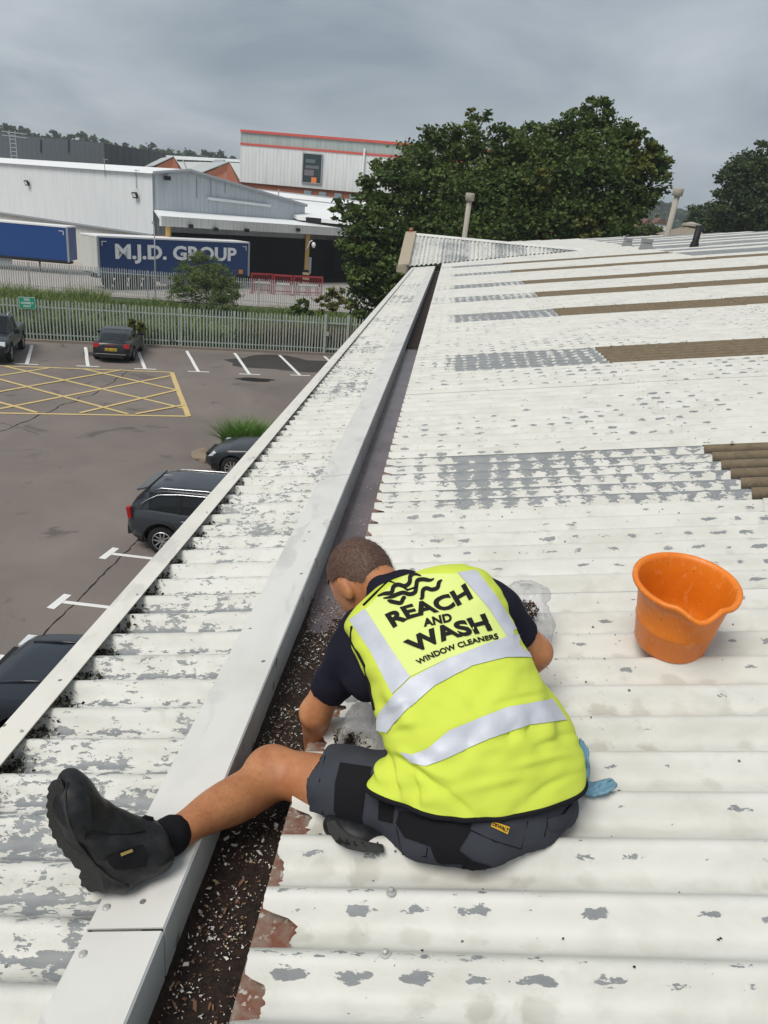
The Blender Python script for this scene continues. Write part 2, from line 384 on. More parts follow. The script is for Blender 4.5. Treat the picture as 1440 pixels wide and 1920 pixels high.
# dirty lap joint strip under each joint
# gutter trough
GZ = roofz(-0.33)-0.19
mb = MB(); ya, yb = -1.0, YE+0.6
mb.box((-0.28,(ya+yb)/2,GZ-0.01),(0.30,yb-ya,0.012)); mb.box((-0.135,(ya+yb)/2,GZ+0.06),(0.01,yb-ya,0.14)); mb.box((-0.429,(ya+yb)/2,GZ+0.04),(0.01,yb-ya,0.12))
part('gutter_trough', mb.mesh('gutter_trough'), M_RUST)
mb = MB(); mb.quad((-0.425,ya,GZ+0.022),(-0.14,ya,GZ+0.022),(-0.14,yb,GZ+0.022),(-0.425,yb,GZ+0.022))
tag(part('gutter_water', mb.mesh('gutter_water'), M_WATER), 'brown standing water in the gutter')
# eaves flashing showing through the broken sheet ends
mb = MB(); e0 = -0.247
mb.prism([(e0,ya,roofz(e0)-0.055),(-0.02,ya,roofz(-0.02)-0.055),(-0.02,ya,roofz(-0.02)-0.058),(e0,ya,roofz(e0)-0.058)], (0,yb-ya,0))
mb.box((e0+0.001,(ya+yb)/2,roofz(e0)-0.076),(0.003,yb-ya,0.04))
tag(part('eaves_flashing', fixn(mb.mesh('eaves_flashing')), M_RUST), 'rusty metal flashing under the broken sheet ends')
# debris bed in the gutter
def debris():
    xs = np.linspace(-0.424, -0.14, 22); ys = np.concatenate([np.linspace(-0.2, 3.4, 260), np.linspace(3.45, 24.6, 500)])
    V = []; n = len(xs)
    for y in ys:
        for x in xs:
            q = mnoise.noise(Vector((x*9, y*5, 1.7)))*0.5 + mnoise.noise(Vector((x*34, y*34, 4.2)))*0.3 + mnoise.noise(Vector((x*90, y*90, 8.2)))*0.22
            if y < 2.0: lvl = 0.048
            elif y < 2.9: lvl = 0.048 - 0.040*(y-2.0)/0.9
            elif y < 7.5: lvl = -0.02
            elif y < 9.5: lvl = -0.02 + 0.045*(y-7.5)/2.0*(1 if x > -0.3 else 0.4)
            else: lvl = 0.028
            if x < -0.40: lvl += 0.012
            V.append((x, y, GZ+lvl+0.016*q))
    f = [(j*n+i, j*n+i+1, (j+1)*n+i+1, (j+1)*n+i) for j in range(len(ys)-1) for i in range(n-1)]
    me = npmesh('moss_debris', V, f); o = part('moss_debris', me, M_DEBRIS, smooth=True); tag(o, 'dark brown moss and leaf debris lying in the gutter', kind='stuff'); return o
debris()
def flakes():
    V = []; F = []; mi = []
    for i in range(11500):
        y = 0.15 + 2.7*random.random()**1.15; x = random.uniform(-0.418, -0.145)
        if i > 10400: y = random.uniform(2.4, 10); x = random.uniform(-0.41, -0.2)
        if mnoise.noise(Vector((x*14, y*14, 5.5)))+random.uniform(-.35,.35) < -.30: continue
        s = random.uniform(0.0007, 0.0022)*(2.4 if random.random() < 0.10 else 1); a = random.random()*6.28; as_ = random.uniform(0.8, 3.0)
        q = mnoise.noise(Vector((x*9, y*5, 1.7)))*0.5
        lvl = (0.048 if y < 2 else 0.048-0.04*(y-2)/0.9 if y < 2.65 else 0.019); z = GZ+max(lvl+0.016*q+0.006, 0.0235)
        t = Vector((math.cos(a), math.sin(a), random.uniform(-.35,.35))); w = Vector((-math.sin(a), math.cos(a), random.uniform(-.5,.5)))
        c = Vector((x, y, z)); b = len(V)
        R4 = [random.uniform(.35,1.25) for _ in range(4)]; V += [c-t*s*as_*R4[0]-w*s*.5*R4[1], c+t*s*as_*.5*R4[2]-w*s*R4[3], c+t*s*as_*R4[1]+w*s*.6*R4[0], c-t*s*as_*.5*R4[3]+w*s*R4[2]]; F.append((b,b+1,b+2,b+3)); mi.append(0 if random.random() < 0.40 else (1 if random.random() < .7 else 2))
    me = npmesh('paint_flakes', V, F)
    for m in (simple('flake_white', (0.62,0.60,0.55), .7), simple('flake_brown', (0.16,0.085,0.05), .8), simple('flake_tan', (0.36,0.26,0.17), .8)): me.materials.append(m)
    me.polygons.foreach_set('material_index', mi); o = part('paint_flakes', me, None); tag(o, 'white paint flakes scattered over the gutter debris', kind='stuff')
flakes()
# fascia capping along the outer edge
mb = MB(); fx0, fx1 = -1.137, -1.050
zt0, zt1 = roofz(fx0)+0.022, roofz(fx1)+0.016
mb.prism([(fx0,-1.2,zt0),(fx1,-1.2,zt1),(fx1,-1.2,zt1-0.004),(fx0+0.004,-1.2,zt0-0.005),(fx0+0.004,-1.2,zt0-0.26),(fx0,-1.2,zt0-0.26)], (0,YE+1.15,0))
fo = part('fascia_board', fixn(mb.mesh('fascia_board')), M_FASC)
for i in range(16):
    y = 0.9+0.78*i*(1+0.03*i); mb = MB(); mb.lathe([(0,0.005),(0.004,0.005),(0.006,-0.002)], 8, (fx1-0.018, y, roofz(fx1-0.018)+0.018)); link('rivet', mb.mesh('rivet'), M_GALV, fo)
# trough moss under the fascia, made denser and darker to paint the shade
V = []; F = []
for k in range(-14, 150):
    yc = Y0R+0.06+PIT*(k+0.5); 
    for i in range(70 if k < 40 else 12):
        c = Vector((random.uniform(-1.085,-1.035)+random.random()**3*0.05, yc+random.gauss(0,0.024), 0)); c.z = roofz(c.x)+float(corr(np.array(c.y-0.06)))+0.003+random.random()*0.016; s = random.uniform(0.003, 0.009); b = len(V)
        d1 = Vector((random.gauss(0,1),random.gauss(0,1),random.gauss(0,1))).normalized()*s; d2 = Vector((random.gauss(0,1),random.gauss(0,1),random.gauss(0,1))).normalized()*s
        V += [c-d1, c+d2, c+d1, c-d2]; F.append((b,b+1,b+2,b+3))
tag(part('trough_moss_and_shade', npmesh('trough_moss_and_shade', V, F), simple('moss_shade_dark', (0.035,0.033,0.02), 0.95)), kind='stuff')
# roof bolts
bolt = MB(); bolt.lathe([(0.0,0.013),(0.0052,0.011),(0.0056,0.005),(0.006,0.0035),(0.0105,0.003),(0.0112,0.0)], 12); bme = bolt.mesh('roof_bolt'); bme.materials.append(M_GALV); bme.polygons.foreach_set('use_smooth', [False]*len(bme.polygons))
def put_bolt(p):
    o = link('roof_bolt', bme, None, B); o.location = (p.x-6, p.y-20, p.z); o.rotation_euler = (random.uniform(-.15,.15), -TH, 0)
for (px, py) in ((732,1688),(721,1803)):
    p = rf(px, py, -0.02); p.z = roofz(p.x)+float(corr(np.array(p.y)))+0.001; put_bolt(p)
for k in LIGHT:
    for i in range(14 if k > 3 else 6):
        x = 1.7+0.72*i; y = Y0R+SHW*(k+1)-0.01
        if k == 0 and i > 1: break
        put_bolt(Vector((x, y, roofz(x)+0.012)))
for k in range(-2, 12):
    for x in (1.45, 3.8):
        y = Y0R+SHW*k+PIT*2; put_bolt(Vector((x, y, roofz(x)+0.008)))
# small dark bits of moss dropped on the roof
V = []; F = []
for i in range(360):
    y = random.uniform(0.7, 8); x = random.uniform(-0.1, 0.2+0.42*y)
    if random.random() < 0.25: x = random.gauss(0.45, 0.10); y = random.gauss(2.05, 0.16)
    s = random.choice((0.0010, 0.0014, 0.0018, 0.003)); c = Vector((x, y, roofz(x)+float(corr(np.array(y)))+0.003+s*.5)); b = len(V)
    for kk in range(4):
        a = kk*math.pi/2+random.random(); V.append(c+Vector((math.cos(a)*s*random.uniform(.7,1.6), math.sin(a)*s, 0)))
    V.append(c+Vector((0,0,s*1.2))); F += [(b,b+1,b+4),(b+1,b+2,b+4),(b+2,b+3,b+4),(b+3,b,b+4)]
tag(part('moss_crumbs', npmesh('moss_crumbs', V, F), simple('crumb', (0.03,0.02,0.015), .9)), kind='stuff')

# cross gable at the far end
RZ, RY = CAMZ-0.60, 28.2; KS = 0.34
def gy(x): return RY-(RZ-roofz(x))/KS
gx0, gx1 = -1.30, 4.45; w = (gx1-gx0)/6
gm = [paint_mat('gable_paint', 0.60, 0.02), paint_mat('gable_paint_worn', 0.54, 0.03)]
for i in range(6):
    n = 43; V = []
    for j in range(n):
        x = gx0+w*i+w*j/(n-1); dz = AMP*math.cos(2*math.pi*x/PIT); yb_ = min(gy(x)-0.02, RY-0.01)
        yt = RY
        for s in (0.0, 1.0):
            y = yb_+(yt-yb_)*s; V.append((x, y, RZ-(RY-y)*KS+dz+0.02))
    part('gable_sheet', mesh('gable_sheet', V, [(2*j, 2*j+2, 2*j+3, 2*j+1) for j in range(n-1)]), gm[i % 2], smooth=True)
    V2 = [(v[0], 2*RY-v[1], v[2]) for v in V]
    part('gable_sheet', mesh('gable_sheet', V2, [(2*j+1, 2*j+3, 2*j+2, 2*j) for j in range(n-1)]), gm[i % 2], smooth=True)
mb = MB(); mb.prism([(gx0-0.05,RY-0.16,RZ-0.02),(gx0-0.05,RY,RZ+0.055),(gx0-0.05,RY+0.16,RZ-0.02),(gx0-0.05,RY,RZ+0.04)], (gx1-gx0+0.1,0,0)); part('ridge_capping', fixn(mb.mesh('ridge_capping')), M_CAP)
mb = MB()
zb = RZ-(RY-gy(gx0))*KS
mb.prism([(gx0-0.34,gy(gx0)-0.1,zb-0.02),(gx0+0.02,gy(gx0)-0.1,zb+0.05),(gx0+0.02,RY,RZ+0.06),(gx0-0.34,RY,RZ+0.02)], (0,0,0.05))
mb.prism([(gx0-0.34,2*RY-gy(gx0)+0.1,zb-0.02),(gx0+0.02,2*RY-gy(gx0)+0.1,zb+0.05),(gx0+0.02,RY,RZ+0.06),(gx0-0.34,RY,RZ+0.02)], (0,0,0.05))
mb.box((gx0-0.20,gy(gx0)-0.16,zb-0.09),(0.32,0.12,0.2))
part('verge_board', fixn(mb.mesh('verge_board')), M_VERGE)
mb = MB(); mb.lathe([(0,0.16),(0.05,0.15),(0.075,0.09),(0.06,0.03),(0.09,0.0)], 10, (gx0-0.16, RY, RZ+0.06)); part('ridge_finial', mb.mesh('ridge_finial'), simple('terracotta', (0.30,0.12,0.06), .8))
mb = MB(); mb.prism([(gx0-0.1,gy(gx0)-0.02,zb-0.02),(gx0-0.1,RY,RZ-0.02),(gx0-0.1,2*RY-gy(gx0),zb-0.02),(gx0-0.1,2*RY-gy(gx0),3.5),(gx0-0.1,gy(gx0)-0.02,3.5)], (0.1,0,0)); part('gable_wall', fixn(mb.mesh('gable_wall')), M_BRICKW)
# flues and vents
def flue(base, r, h, cap=True, m=M_FLUE, tilt=0.0):
    o = empty('flue', (base[0]-6, base[1]-20, base[2])); o.parent = B; o.rotation_euler = (0, tilt, 0)
    mb = MB(); mb.lathe([(r*1.5,-0.2),(r*1.25,0.1),(r,0.16),(r,h),(r*0.8,h)], 16); link('flue_pipe', mb.mesh('flue_pipe'), m, o, True)
    if cap:
        mb = MB(); mb.lathe([(r*1.05,h-0.02),(r*1.75,h),(r*1.8,h+0.26),(r*1.6,h+0.30),(0,h+0.31)], 16); link('flue_cap', mb.mesh('flue_cap'), m, o, True)
    return o
p = rf(1250,443); flue(p, 0.12, 1.62, tilt=0.05)
p = dep(870,447,33.5); flue((p.x,p.y,roofz(p.x)), 0.11, CAMZ-0.9+1.75-roofz(p.x)-0.02, tilt=0.02)
p = rf(1301,463); flue(p, 0.10, 0.62, False, M_BLACK, 0.05)
for q in ((1210,467,1.0),(1175,461,0.85)):
    p = rf(q[0], q[1]); mb = MB(); s = q[2]; mb.prism([(-.22*s,-.2*s,-.1),(.22*s,-.2*s,-.1),(.15*s,-.14*s,.20*s),(-.12*s,-.14*s,.20*s)], (0,.3*s,0)); mb.box((0.01,.0,.26*s),(.30*s,.34*s,.10*s))
    o = link('roof_vent', fixn(mb.mesh('roof_vent')), simple('vent_grey', (0.25,0.25,0.25), .6), B); o.location = (p.x-6, p.y-20, p.z)
# walls under the roof
mb = MB(); mb.box((-0.93,11.5,2.9),(0.12,27,5.75)); mb.box((6.2,-3.0,3.0),(14.3,0.12,5.6)); mb.box((13.1,15,3.8),(0.15,36,7.4)); mb.box((5.0,46.2,3.0),(12,0.12,5.6)); part('wall', mb.mesh('wall'), M_BRICKW)
mb = MB(); mb.box((-1.0,11.5,5.76),(0.24,27,0.02)); part('soffit', mb.mesh('soffit'), M_FASC)
# ================================================================== ground and yard
def asphalt_mat():
    t = NT('old_asphalt'); P = t.pos(); big = t.noise(P, 0.22, 4, 0.6, 0.4); fine = t.noise(P, 38, 4, 0.7)
    c = t.mix(t.ramp(big, 0.35, 0.68), (0.128,0.106,0.094), (0.198,0.165,0.145)); c = t.mix(t.ramp(fine, 0.35, 0.7), c, (0.19,0.165,0.15), 'MIX') if False else t.mix(t.math('MULTIPLY', t.ramp(fine, 0.4, 0.75), 0.45), c, (0.28,0.245,0.22))
    st = t.noise(P, 0.55, 5, 0.65, 0.8); c = t.mix(t.math('MULTIPLY', t.ramp(st, 0.60, 0.68), 0.55), c, (0.05,0.042,0.038))
    t.bump(fine, 0.35, 0.01); return t.fin(c, 0.86)
M_ASPH = asphalt_mat()
M_GRASSG = simple('rough_ground', (0.055,0.075,0.03), 0.95, var=0.5, scale=0.6, world_pos=True, bump=0.5, bscale=8)
M_CONC = simple('yard_concrete', (0.40,0.36,0.33), 0.9, var=0.22, scale=0.5, world_pos=True, bump=0.2)
M_WHITE = simple('road_paint_white', (0.74,0.74,0.72), 0.7, var=0.14, scale=8, world_pos=True)
M_YEL = simple('road_paint_yellow', (0.58,0.44,0.19), 0.75, var=0.28, scale=5, world_pos=True)
mb = MB(); mb.quad((-1150,-150,-0.02),(1150,-150,-0.02),(1150,1450,-0.02),(-1150,1450,-0.02)); tag(mb.build('ground', M_GRASSG), kind='structure')
NF = [zp(35,638), zp(613,665)]; ndir = (NF[1]-NF[0]).normalized(); nper = Vector((-ndir.y, ndir.x, 0))
def nf(s, off=0.0, z=0.0): p = NF[0]+ndir*s+nper*off; return Vector((p.x, p.y, z))
mb = MB(); mb.add([nf(-70,-0.1,0.0), nf(26,-0.1,0.0), (9,46.0,0.0), (-0.9,20,0.0), (-0.9,-40,0.0), (-80,-40,0.0)], [(5,4,3,2,1,0)])
CP = tag(mb.build('car_park', M_ASPH), kind='structure')
mb = MB(); a = nf(-70,-0.14); b = nf(26,-0.14); mid = (a+b)/2; L = (b-a).length; mb.box((mid.x,mid.y,0.05),(L,0.22,0.14), math.atan2(ndir.y,ndir.x)); tag(mb.build('kerb_edge', simple('kerb_concrete', (0.23,0.2,0.17), .9, var=.2, scale=3)), kind='structure')
def strip(name, a, b, w, m, z=0.005, parent=CP):
    a, b = Vector(a), Vector(b); d = (b-a).normalized(); n = Vector((-d.y, d.x, 0))*w/2
    mb = MB(); k = max(1, int((b-a).length/0.8)); pts = [a+(b-a)*i/k for i in range(k+1)]
    V = []; 
    for p in pts: e = random.uniform(-.006,.006); V += [(p.x-n.x+e, p.y-n.y+e, z), (p.x+n.x+e, p.y+n.y+e, z)]
    mb.add(V, [(2*i, 2*i+2, 2*i+3, 2*i+1) for i in range(k)])
    return link(name, mb.mesh(name), m, parent)
for hx, hy, bx, by in ((50,683,60,647),(165,687,160,651),(272,692,258,655),(372,697,350,658),(468,702,440,662),(563,704,524,666),(655,712,608,668),(-60,678,-35,642)):
    h, bk = zp(hx,hy), zp(bx,by); strip('bay_line', bk, h, 0.15, M_WHITE); strip('bay_line_end', h-ndir*0.48, h+ndir*0.48, 0.13, M_WHITE, 0.009)
for y in (7.95, 10.2, 12.44, 14.71, 17.0, 19.3):
    strip('bay_line', (-2.2,y+0.02,0), (-6.75,y,0), 0.11, M_WHITE); strip('bay_line_end', (-6.78,y-0.30,0), (-6.72,y+0.30,0), 0.16, M_WHITE, 0.009)
yx = [((0,686),(320,698)),((0,775),(353,781)),((322,699),(353,781)),((10,687),(350,767)),((155,692),(332,732)),((0,712),(240,777)),((0,755),(70,774)),((95,690),(0,705)),((230,694),(0,735)),((320,705),(0,767)),((332,732),(150,775)),((345,760),(255,777))]
for i, (a, b) in enumerate(yx):
    A, Bq = zp(*a), zp(*b)
    if a[0] == 0: A = A-(Bq-A).normalized()*6
    if b[0] == 0: Bq = Bq+(Bq-A).normalized()*6
    strip('box_marking', A, Bq, 0.15 if i != 2 else 0.2, M_YEL, 0.005+0.0035*(1+i % 3)+0.001*i)
# cracks and damp patches in the asphalt
def crack(p0, p1, n, amp, w):
    V = []; 
    for i in range(n+1):
        t = i/n; p = Vector(p0).lerp(Vector(p1), t); d = (Vector(p1)-Vector(p0)).normalized(); q = Vector((-d.y,d.x,0)); p = p+q*amp*mnoise.noise(Vector((p.x*1.7,p.y*1.7,0)))*2+q*random.uniform(-.02,.02); ww = w*random.uniform(.4,1.2)
        V += [p-q*ww+Vector((0,0,.003)), p+q*ww+Vector((0,0,.003))]
    mb = MB(); mb.add(V, [(2*i,2*i+2,2*i+3,2*i+1) for i in range(n)]); link('crack', mb.mesh('crack'), M_CRACK, CP)
M_CRACK = simple('crack_dark', (0.022,0.019,0.016), 0.95)
crack((-6.45,19.5,0), (-6.45,6.5,0), 90, 0.03, 0.018)
crack(zp(0,810), zp(180,735), 40, 0.1, 0.03); crack(zp(180,735), zp(250,690), 20, 0.1, 0.02); crack(zp(0,775,0)+Vector((0,-.7,0)), zp(75,815), 20, 0.1, 0.012)
def patch(px, py, rx, ry, m, z):
    c = zp(px,py); V = [c+Vector((0,0,z))]; n = 28
    for i in range(n):
        a = 2*math.pi*i/n; k = 1+0.5*mnoise.noise(Vector((math.cos(a)*1.4+px, math.sin(a)*1.4, py))); V.append(c+ndir*math.cos(a)*rx*k+nper*math.sin(a)*ry*k+Vector((0,0,z)))
    mb = MB(); mb.add(V, [(0,1+i,1+(i+1)%n) for i in range(n)]); link('damp_patch', mb.mesh('damp_patch'), m, CP)
M_DAMP = simple('damp_asphalt', (0.050,0.045,0.042), 0.55, var=0.4, scale=1.2, world_pos=True)
patch(545,683,3.0,1.9,M_DAMP,0.0025); patch(480,712,0.9,0.35,M_CRACK,0.0045); patch(170,664,0.35,0.5,M_DAMP,0.0032)

# yard beyond the far fence
FF = [Vector((-32.0,54.6,0)), Vector((-7.2,61.2,0))]; fdir = (FF[1]-FF[0]).normalized(); fper = Vector((-fdir.y, fdir.x, 0))
def ff(s, off=0.0, z=0.0): p = FF[0]+fdir*s+fper*off; return Vector((p.x, p.y, z))
mb = MB(); mb.add([ff(-60,-0.3,0.01), ff(46,-0.3,0.01), ff(46,70,0.01), ff(-60,70,0.01)], [(0,1,2,3)]); tag(mb.build('yard', M_CONC), kind='structure')
M_PAL = simple('palisade_galvanised', (0.42,0.475,0.44), 0.6, 0.1, var=0.25, scale=3, world_pos=True)
M_PAL2 = simple('palisade_far', (0.46,0.48,0.48), 0.6, 0.1, var=0.2, scale=3, world_pos=True)
M_BROWNP = simple('post_brown', (0.12,0.09,0.06), 0.8)
def pale_mesh(h, w=0.068):
    mb = MB(); x = [-w/2, -w/4, 0, w/4, w/2]; yy = [0.0, -0.016, -0.004, -0.016, 0.0]; V = []
    top = [h-0.09, h-0.03, h, h-0.03, h-0.09]
    for z in (0.06, None):
        for i in range(5): V.append((x[i], yy[i], z if z is not None else top[i]))
    V += [(a, b+0.004, c) for a, b, c in V]
    f = [(i, i+1, i+6, i+5) for i in range(4)] + [(10+i+1, 10+i, 15+i, 15+i+1) for i in range(4)] + [(i+5,i+6,i+16,i+15) for i in range(4)] + [(0,5,15,10),(4,14,19,9)]
    mb.add(V, f); return mb.mesh('pale')
def palisade(name, label, P, s0, s1, h, m, rails=(0.35, 1.7), step=0.16, posts=2.75, gate=None):
    root = empty(name, P(s0)); tag(root, label, 'fence', kind=None)
    ang = math.atan2((P(s1)-P(s0)).y, (P(s1)-P(s0)).x); root.rotation_euler = (0,0,ang)
    pm = pale_mesh(h); pm.materials.append(m); L = s1-s0; n = int(L/step)
    for i in range(n):
        o = link('pale', pm, None, root); o.location = (i*step+random.uniform(-.008,.008), random.uniform(-.004,.004), random.uniform(-.02,.02)); o.rotation_euler = (0, random.gauss(0,.006), 0)
    for z in rails:
        mb = MB(); mb.box((L/2,0.03,z),(L,0.045,0.05)); link('rail', mb.mesh('rail'), m, root)
    k = 0; s = 0.08
    pme = MB(); pme.box((0,0.08,h/2-0.02),(0.075,0.075,h-0.04)); pme = pme.mesh('post'); pme.materials.append(m)
    while s < L:
        o = link('post', pme, None, root); o.location = (s+0.02,0,0); s += posts; k += 1
    return root
palisade('palisade_fence', 'grey steel palisade fence behind the parking bays with green sign', nf, -6.0, 22.5, 2.08, M_PAL)
palisade('palisade_fence', 'far grey palisade fence in front of the lorry trailers and yard', ff, -12, 34, 2.05, M_PAL2)
# pedestrian gate posts in the near fence
g = empty('fence_gate', nf(15.45,-0.02)); g.rotation_euler = (0,0,math.atan2(ndir.y,ndir.x)); tag(g, 'narrow steel gate with two thick posts in the near palisade', 'gate')
for x in (0, 1.25):
    mb = MB(); mb.box((x,-0.06,1.08),(0.12,0.12,2.16)); link('gate_post', mb.mesh('gate_post'), M_PAL, g)
for z in (0.32, 1.72):
    mb = MB(); mb.box((0.625,-0.05,z),(1.12,0.05,0.05)); link('gate_rail', mb.mesh('gate_rail'), M_PAL, g)
mb = MB(); mb.box((0.14,-0.08,1.15),(0.14,0.07,0.22)); link('lock_box', mb.mesh('lock_box'), M_PAL, g)

# ------------------------------------------------------------------ lettering
def text_geo(s, bold=0.0, spacing=1.0, res=3):
    cu = bpy.data.curves.new('lettering', 'FONT'); cu.body = s; cu.offset = bold; cu.resolution_u = res; cu.space_character = spacing
    o = bpy.data.objects.new('lettering', cu); COL.objects.link(o); bpy.context.view_layer.update()
    me = bpy.data.meshes.new_from_object(o.evaluated_get(bpy.context.evaluated_depsgraph_get()))
    v = np.array([q.co[:2] for q in me.vertices]); f = [tuple(p.vertices) for p in me.polygons]
    bpy.data.objects.remove(o); bpy.data.curves.remove(cu); bpy.data.meshes.remove(me); return v, f
def text_on_plane(name, s, O, U, W, width, height, m, parent, bold=0.02, thick=None):
    """text stretched to width x height metres, origin O (bottom left), axes U (right) and W (up)"""
    v, f = text_geo(s, bold); mn, mx = v.min(0), v.max(0); q = (v-mn)/(mx-mn)
    V = [Vector(O)+Vector(U)*float(a)*width+Vector(W)*float(b)*height for a, b in q]
    return link(name, mesh(name, V, f), m, parent)
M_SIGNG = simple('sign_green', (0.015,0.30,0.17), 0.5); M_SIGNW = simple('sign_white', (0.8,0.8,0.8), 0.5)
c = vplane(51,568, nf(0,-0.06), nf(10,-0.06)); sg = empty('fence_sign', (c.x,c.y,c.z)); sg.rotation_euler = (0,0,math.atan2(ndir.y,ndir.x)); tag(sg, 'green rectangular notice with white lettering fixed on palisade fence', 'sign')
mb = MB(); mb.box((0,-0.02,0),(0.74,0.012,0.56)); link('sign_board', mb.mesh('sign_board'), M_SIGNW, sg)
mb = MB(); mb.box((0,-0.028,0),(0.71,0.006,0.53)); link('sign_face', mb.mesh('sign_face'), M_SIGNG, sg)
for i, s in enumerate(('FIRE','ASSEMBLY','POINT')):
    wd = (0.26,0.58,0.34)[i]; text_on_plane('lettering', s, (-wd/2,-0.033,0.11-0.16*i), (1,0,0), (0,0,1), wd, 0.105, M_SIGNW, sg)

# ------------------------------------------------------------------ background buildings
def clad_mat(name, col, pitch=0.33, rough=0.6, var=0.06, axis=None, streak=0.2):
    t = NT(name); P = t.pos(); s = t.n('ShaderNodeSeparateXYZ', {0: P}); d = axis or (1,0)
    u = t.math('ADD', t.math('MULTIPLY', s.outputs[0], d[0]), t.math('MULTIPLY', s.outputs[1], d[1]))
    wv = t.math('SINE', t.math('MULTIPLY', u, 2*math.pi/pitch)); t.bump(wv, 0.4, 0.03)
    cv = t.n('ShaderNodeCombineXYZ', {0: u, 1: s.outputs[2]}).outputs[0]
    st = t.noise(cv, 1.0, 5, 0.6, 0, size=(2.2, 0.16, 1)); c = t.mix(t.math('MULTIPLY', t.ramp(st, 0.42, 0.72), streak*2), col, tuple(x*0.72 for x in col))
    c = t.mix(t.math('MULTIPLY_ADD', wv, 0.04, 0.04), c, (0.2,0.2,0.2)); return t.fin(c, rough)
A = zp(285,325,9.0); Lf = zp(0,305,9.0); wd = Vector((Lf.x-A.x, Lf.y-A.y, 0)).normalized(); gd = Vector((-wd.y*-1, wd.x*-1, 0)); gd = gd if gd.y > 0 else -gd
M_SHED = clad_mat('shed_cladding_white', (0.72,0.75,0.76), 0.33, axis=(wd.x,wd.y)); M_SHED2 = clad_mat('shed_cladding_grey', (0.50,0.545,0.575), 0.5, axis=(gd.x,gd.y), streak=0.3)
M_SHED3 = clad_mat('shed_cladding_cream', (0.56,0.57,0.53), 0.35, axis=(wd.x,wd.y)); M_WROOF = simple('white_roof', (0.78,0.79,0.79), 0.6, var=0.08, scale=0.3, world_pos=True)
M_BAYSHADE = simple('bay_shade_black', (0.022,0.022,0.025), 0.9); M_TRIM = simple('trim_grey', (0.30,0.32,0.34), 0.6)  # loading bay: near-black colour stands in for the deep shade
def W3(v, z): return Vector((v.x, v.y, z))
shed = empty('warehouse', W3(A,0)); tag(shed, 'white clad warehouse with shallow gable and open dark loading bay', 'building')
SI = Vector((A.x, A.y, 0))
def sp(name, mb, m, parent=shed, root=None):
    me = fixn(mb.mesh(name)); o = link(name, me, m, parent)
    if parent is (root or shed): o.location = -Vector((root or shed).location)
    return o
zl = vplane(285,440,A,Lf).z; back = -gd*0
LW = 75
mb = MB(); mb.prism([W3(A,zl), W3(A+wd*LW,zl), W3(A+wd*LW,9.0), W3(A,9.0)], gd*0.3); sp('wall', mb, M_SHED)
mb = MB(); mb.prism([W3(A+gd*0.25+wd*0.2,0), W3(A+gd*0.25+wd*LW,0), W3(A+gd*0.25+wd*LW,zl), W3(A+gd*0.25+wd*0.2,zl)], gd*0.3); sp('lower_wall', mb, M_SHED3)
mb = MB(); mb.prism([W3(A-gd*0.12,zl-0.12), W3(A-gd*0.12+wd*LW,zl-0.12), W3(A-gd*0.12+wd*LW,zl+0.05), W3(A-gd*0.12,zl+0.05)], gd*0.4); sp('drip_flashing', mb, M_TRIM)
pk = vplane(355,320,A,A+gd); en = vplane(572,386,A,A+gd); cb = vplane(303,405,A,A+gd).z
mb = MB(); mb.prism([W3(A+gd*0.02,zl), W3(en,zl), en, pk, W3(A+gd*0.02,9.0)], wd*0.3); sp('gable_wall', mb, M_SHED2)
mb = MB(); q0, q1 = pk-gd*0.0, pk+wd*LW
mb.add([W3(A-gd*0.3-wd*0.2,8.98), W3(A-gd*0.3+wd*LW,8.98), W3(q1,pk.z+0.1), W3(pk-wd*0.2,pk.z+0.1), W3(en+wd*LW,en.z+0.1), W3(en-wd*0.2,en.z+0.1)], [(0,1,2,3),(3,2,4,5)]); ro = sp('roof', mb, M_WROOF)
for a_, b_ in ((W3(A,9.05), pk), (pk, en)):
    mb = MB(); mb.tube([a_-wd*0.25, b_-wd*0.25+Vector((0,0,0.05))], 0.16, 6); o = link('verge_trim', mb.mesh('verge_trim'), M_TRIM, ro)
for (x0,y0,x1,y1) in ((388,372,505,386),):
    a_, b_ = vplane(x0,y0,A-wd*0.1,A+gd-wd*0.1), vplane(x1,y1,A-wd*0.1,A+gd-wd*0.1); mb = MB(); mb.tube([a_-wd*.15,b_-wd*.15], 0.14, 6); sp('gutter_pipe', mb, M_SHED)
for (px,py) in ((395,355),(422,350),(369,360)):
    a_ = vplane(px,py-28,A,A+gd); b_ = vplane(px,py+12,A,A+gd); mb = MB(); mb.tube([a_-wd*.04,b_-wd*.04],0.03,5); sp('panel_joint', mb, M_TRIM)
for (px,py) in ((50,343),(253,366)):
    c = vplane(px,py,A-gd*0.3,Lf-gd*0.3); f_ = empty('floodlight', (c.x-A.x,c.y-A.y,c.z)); f_.parent = shed; f_.rotation_euler = (0.35,0,math.atan2(-wd.y,-wd.x)); mb = MB(); mb.box((0,0,0),(0.62,0.2,0.5)); link('lamp_housing', mb.mesh('lamp_housing'), M_BLACK, f_); mb = MB(); mb.box((0.02,-0.105,0.02),(0.46,0.02,0.30)); link('lamp_glass', mb.mesh('lamp_glass'), M_SIGNW, f_); mb = MB(); mb.box((0,.2,-.05),(.1,.3,.1)); link('bracket', mb.mesh('bracket'), M_BLACK, f_)
c = vplane(314,334,A-wd*0.3,A+gd-wd*0.3); mb = MB(); mb.box(c,(0.5,0.5,0.35),0.6); mb.tube([c,c+wd*0.4],0.05,5); sp('wall_lamp', mb, M_BLACK)
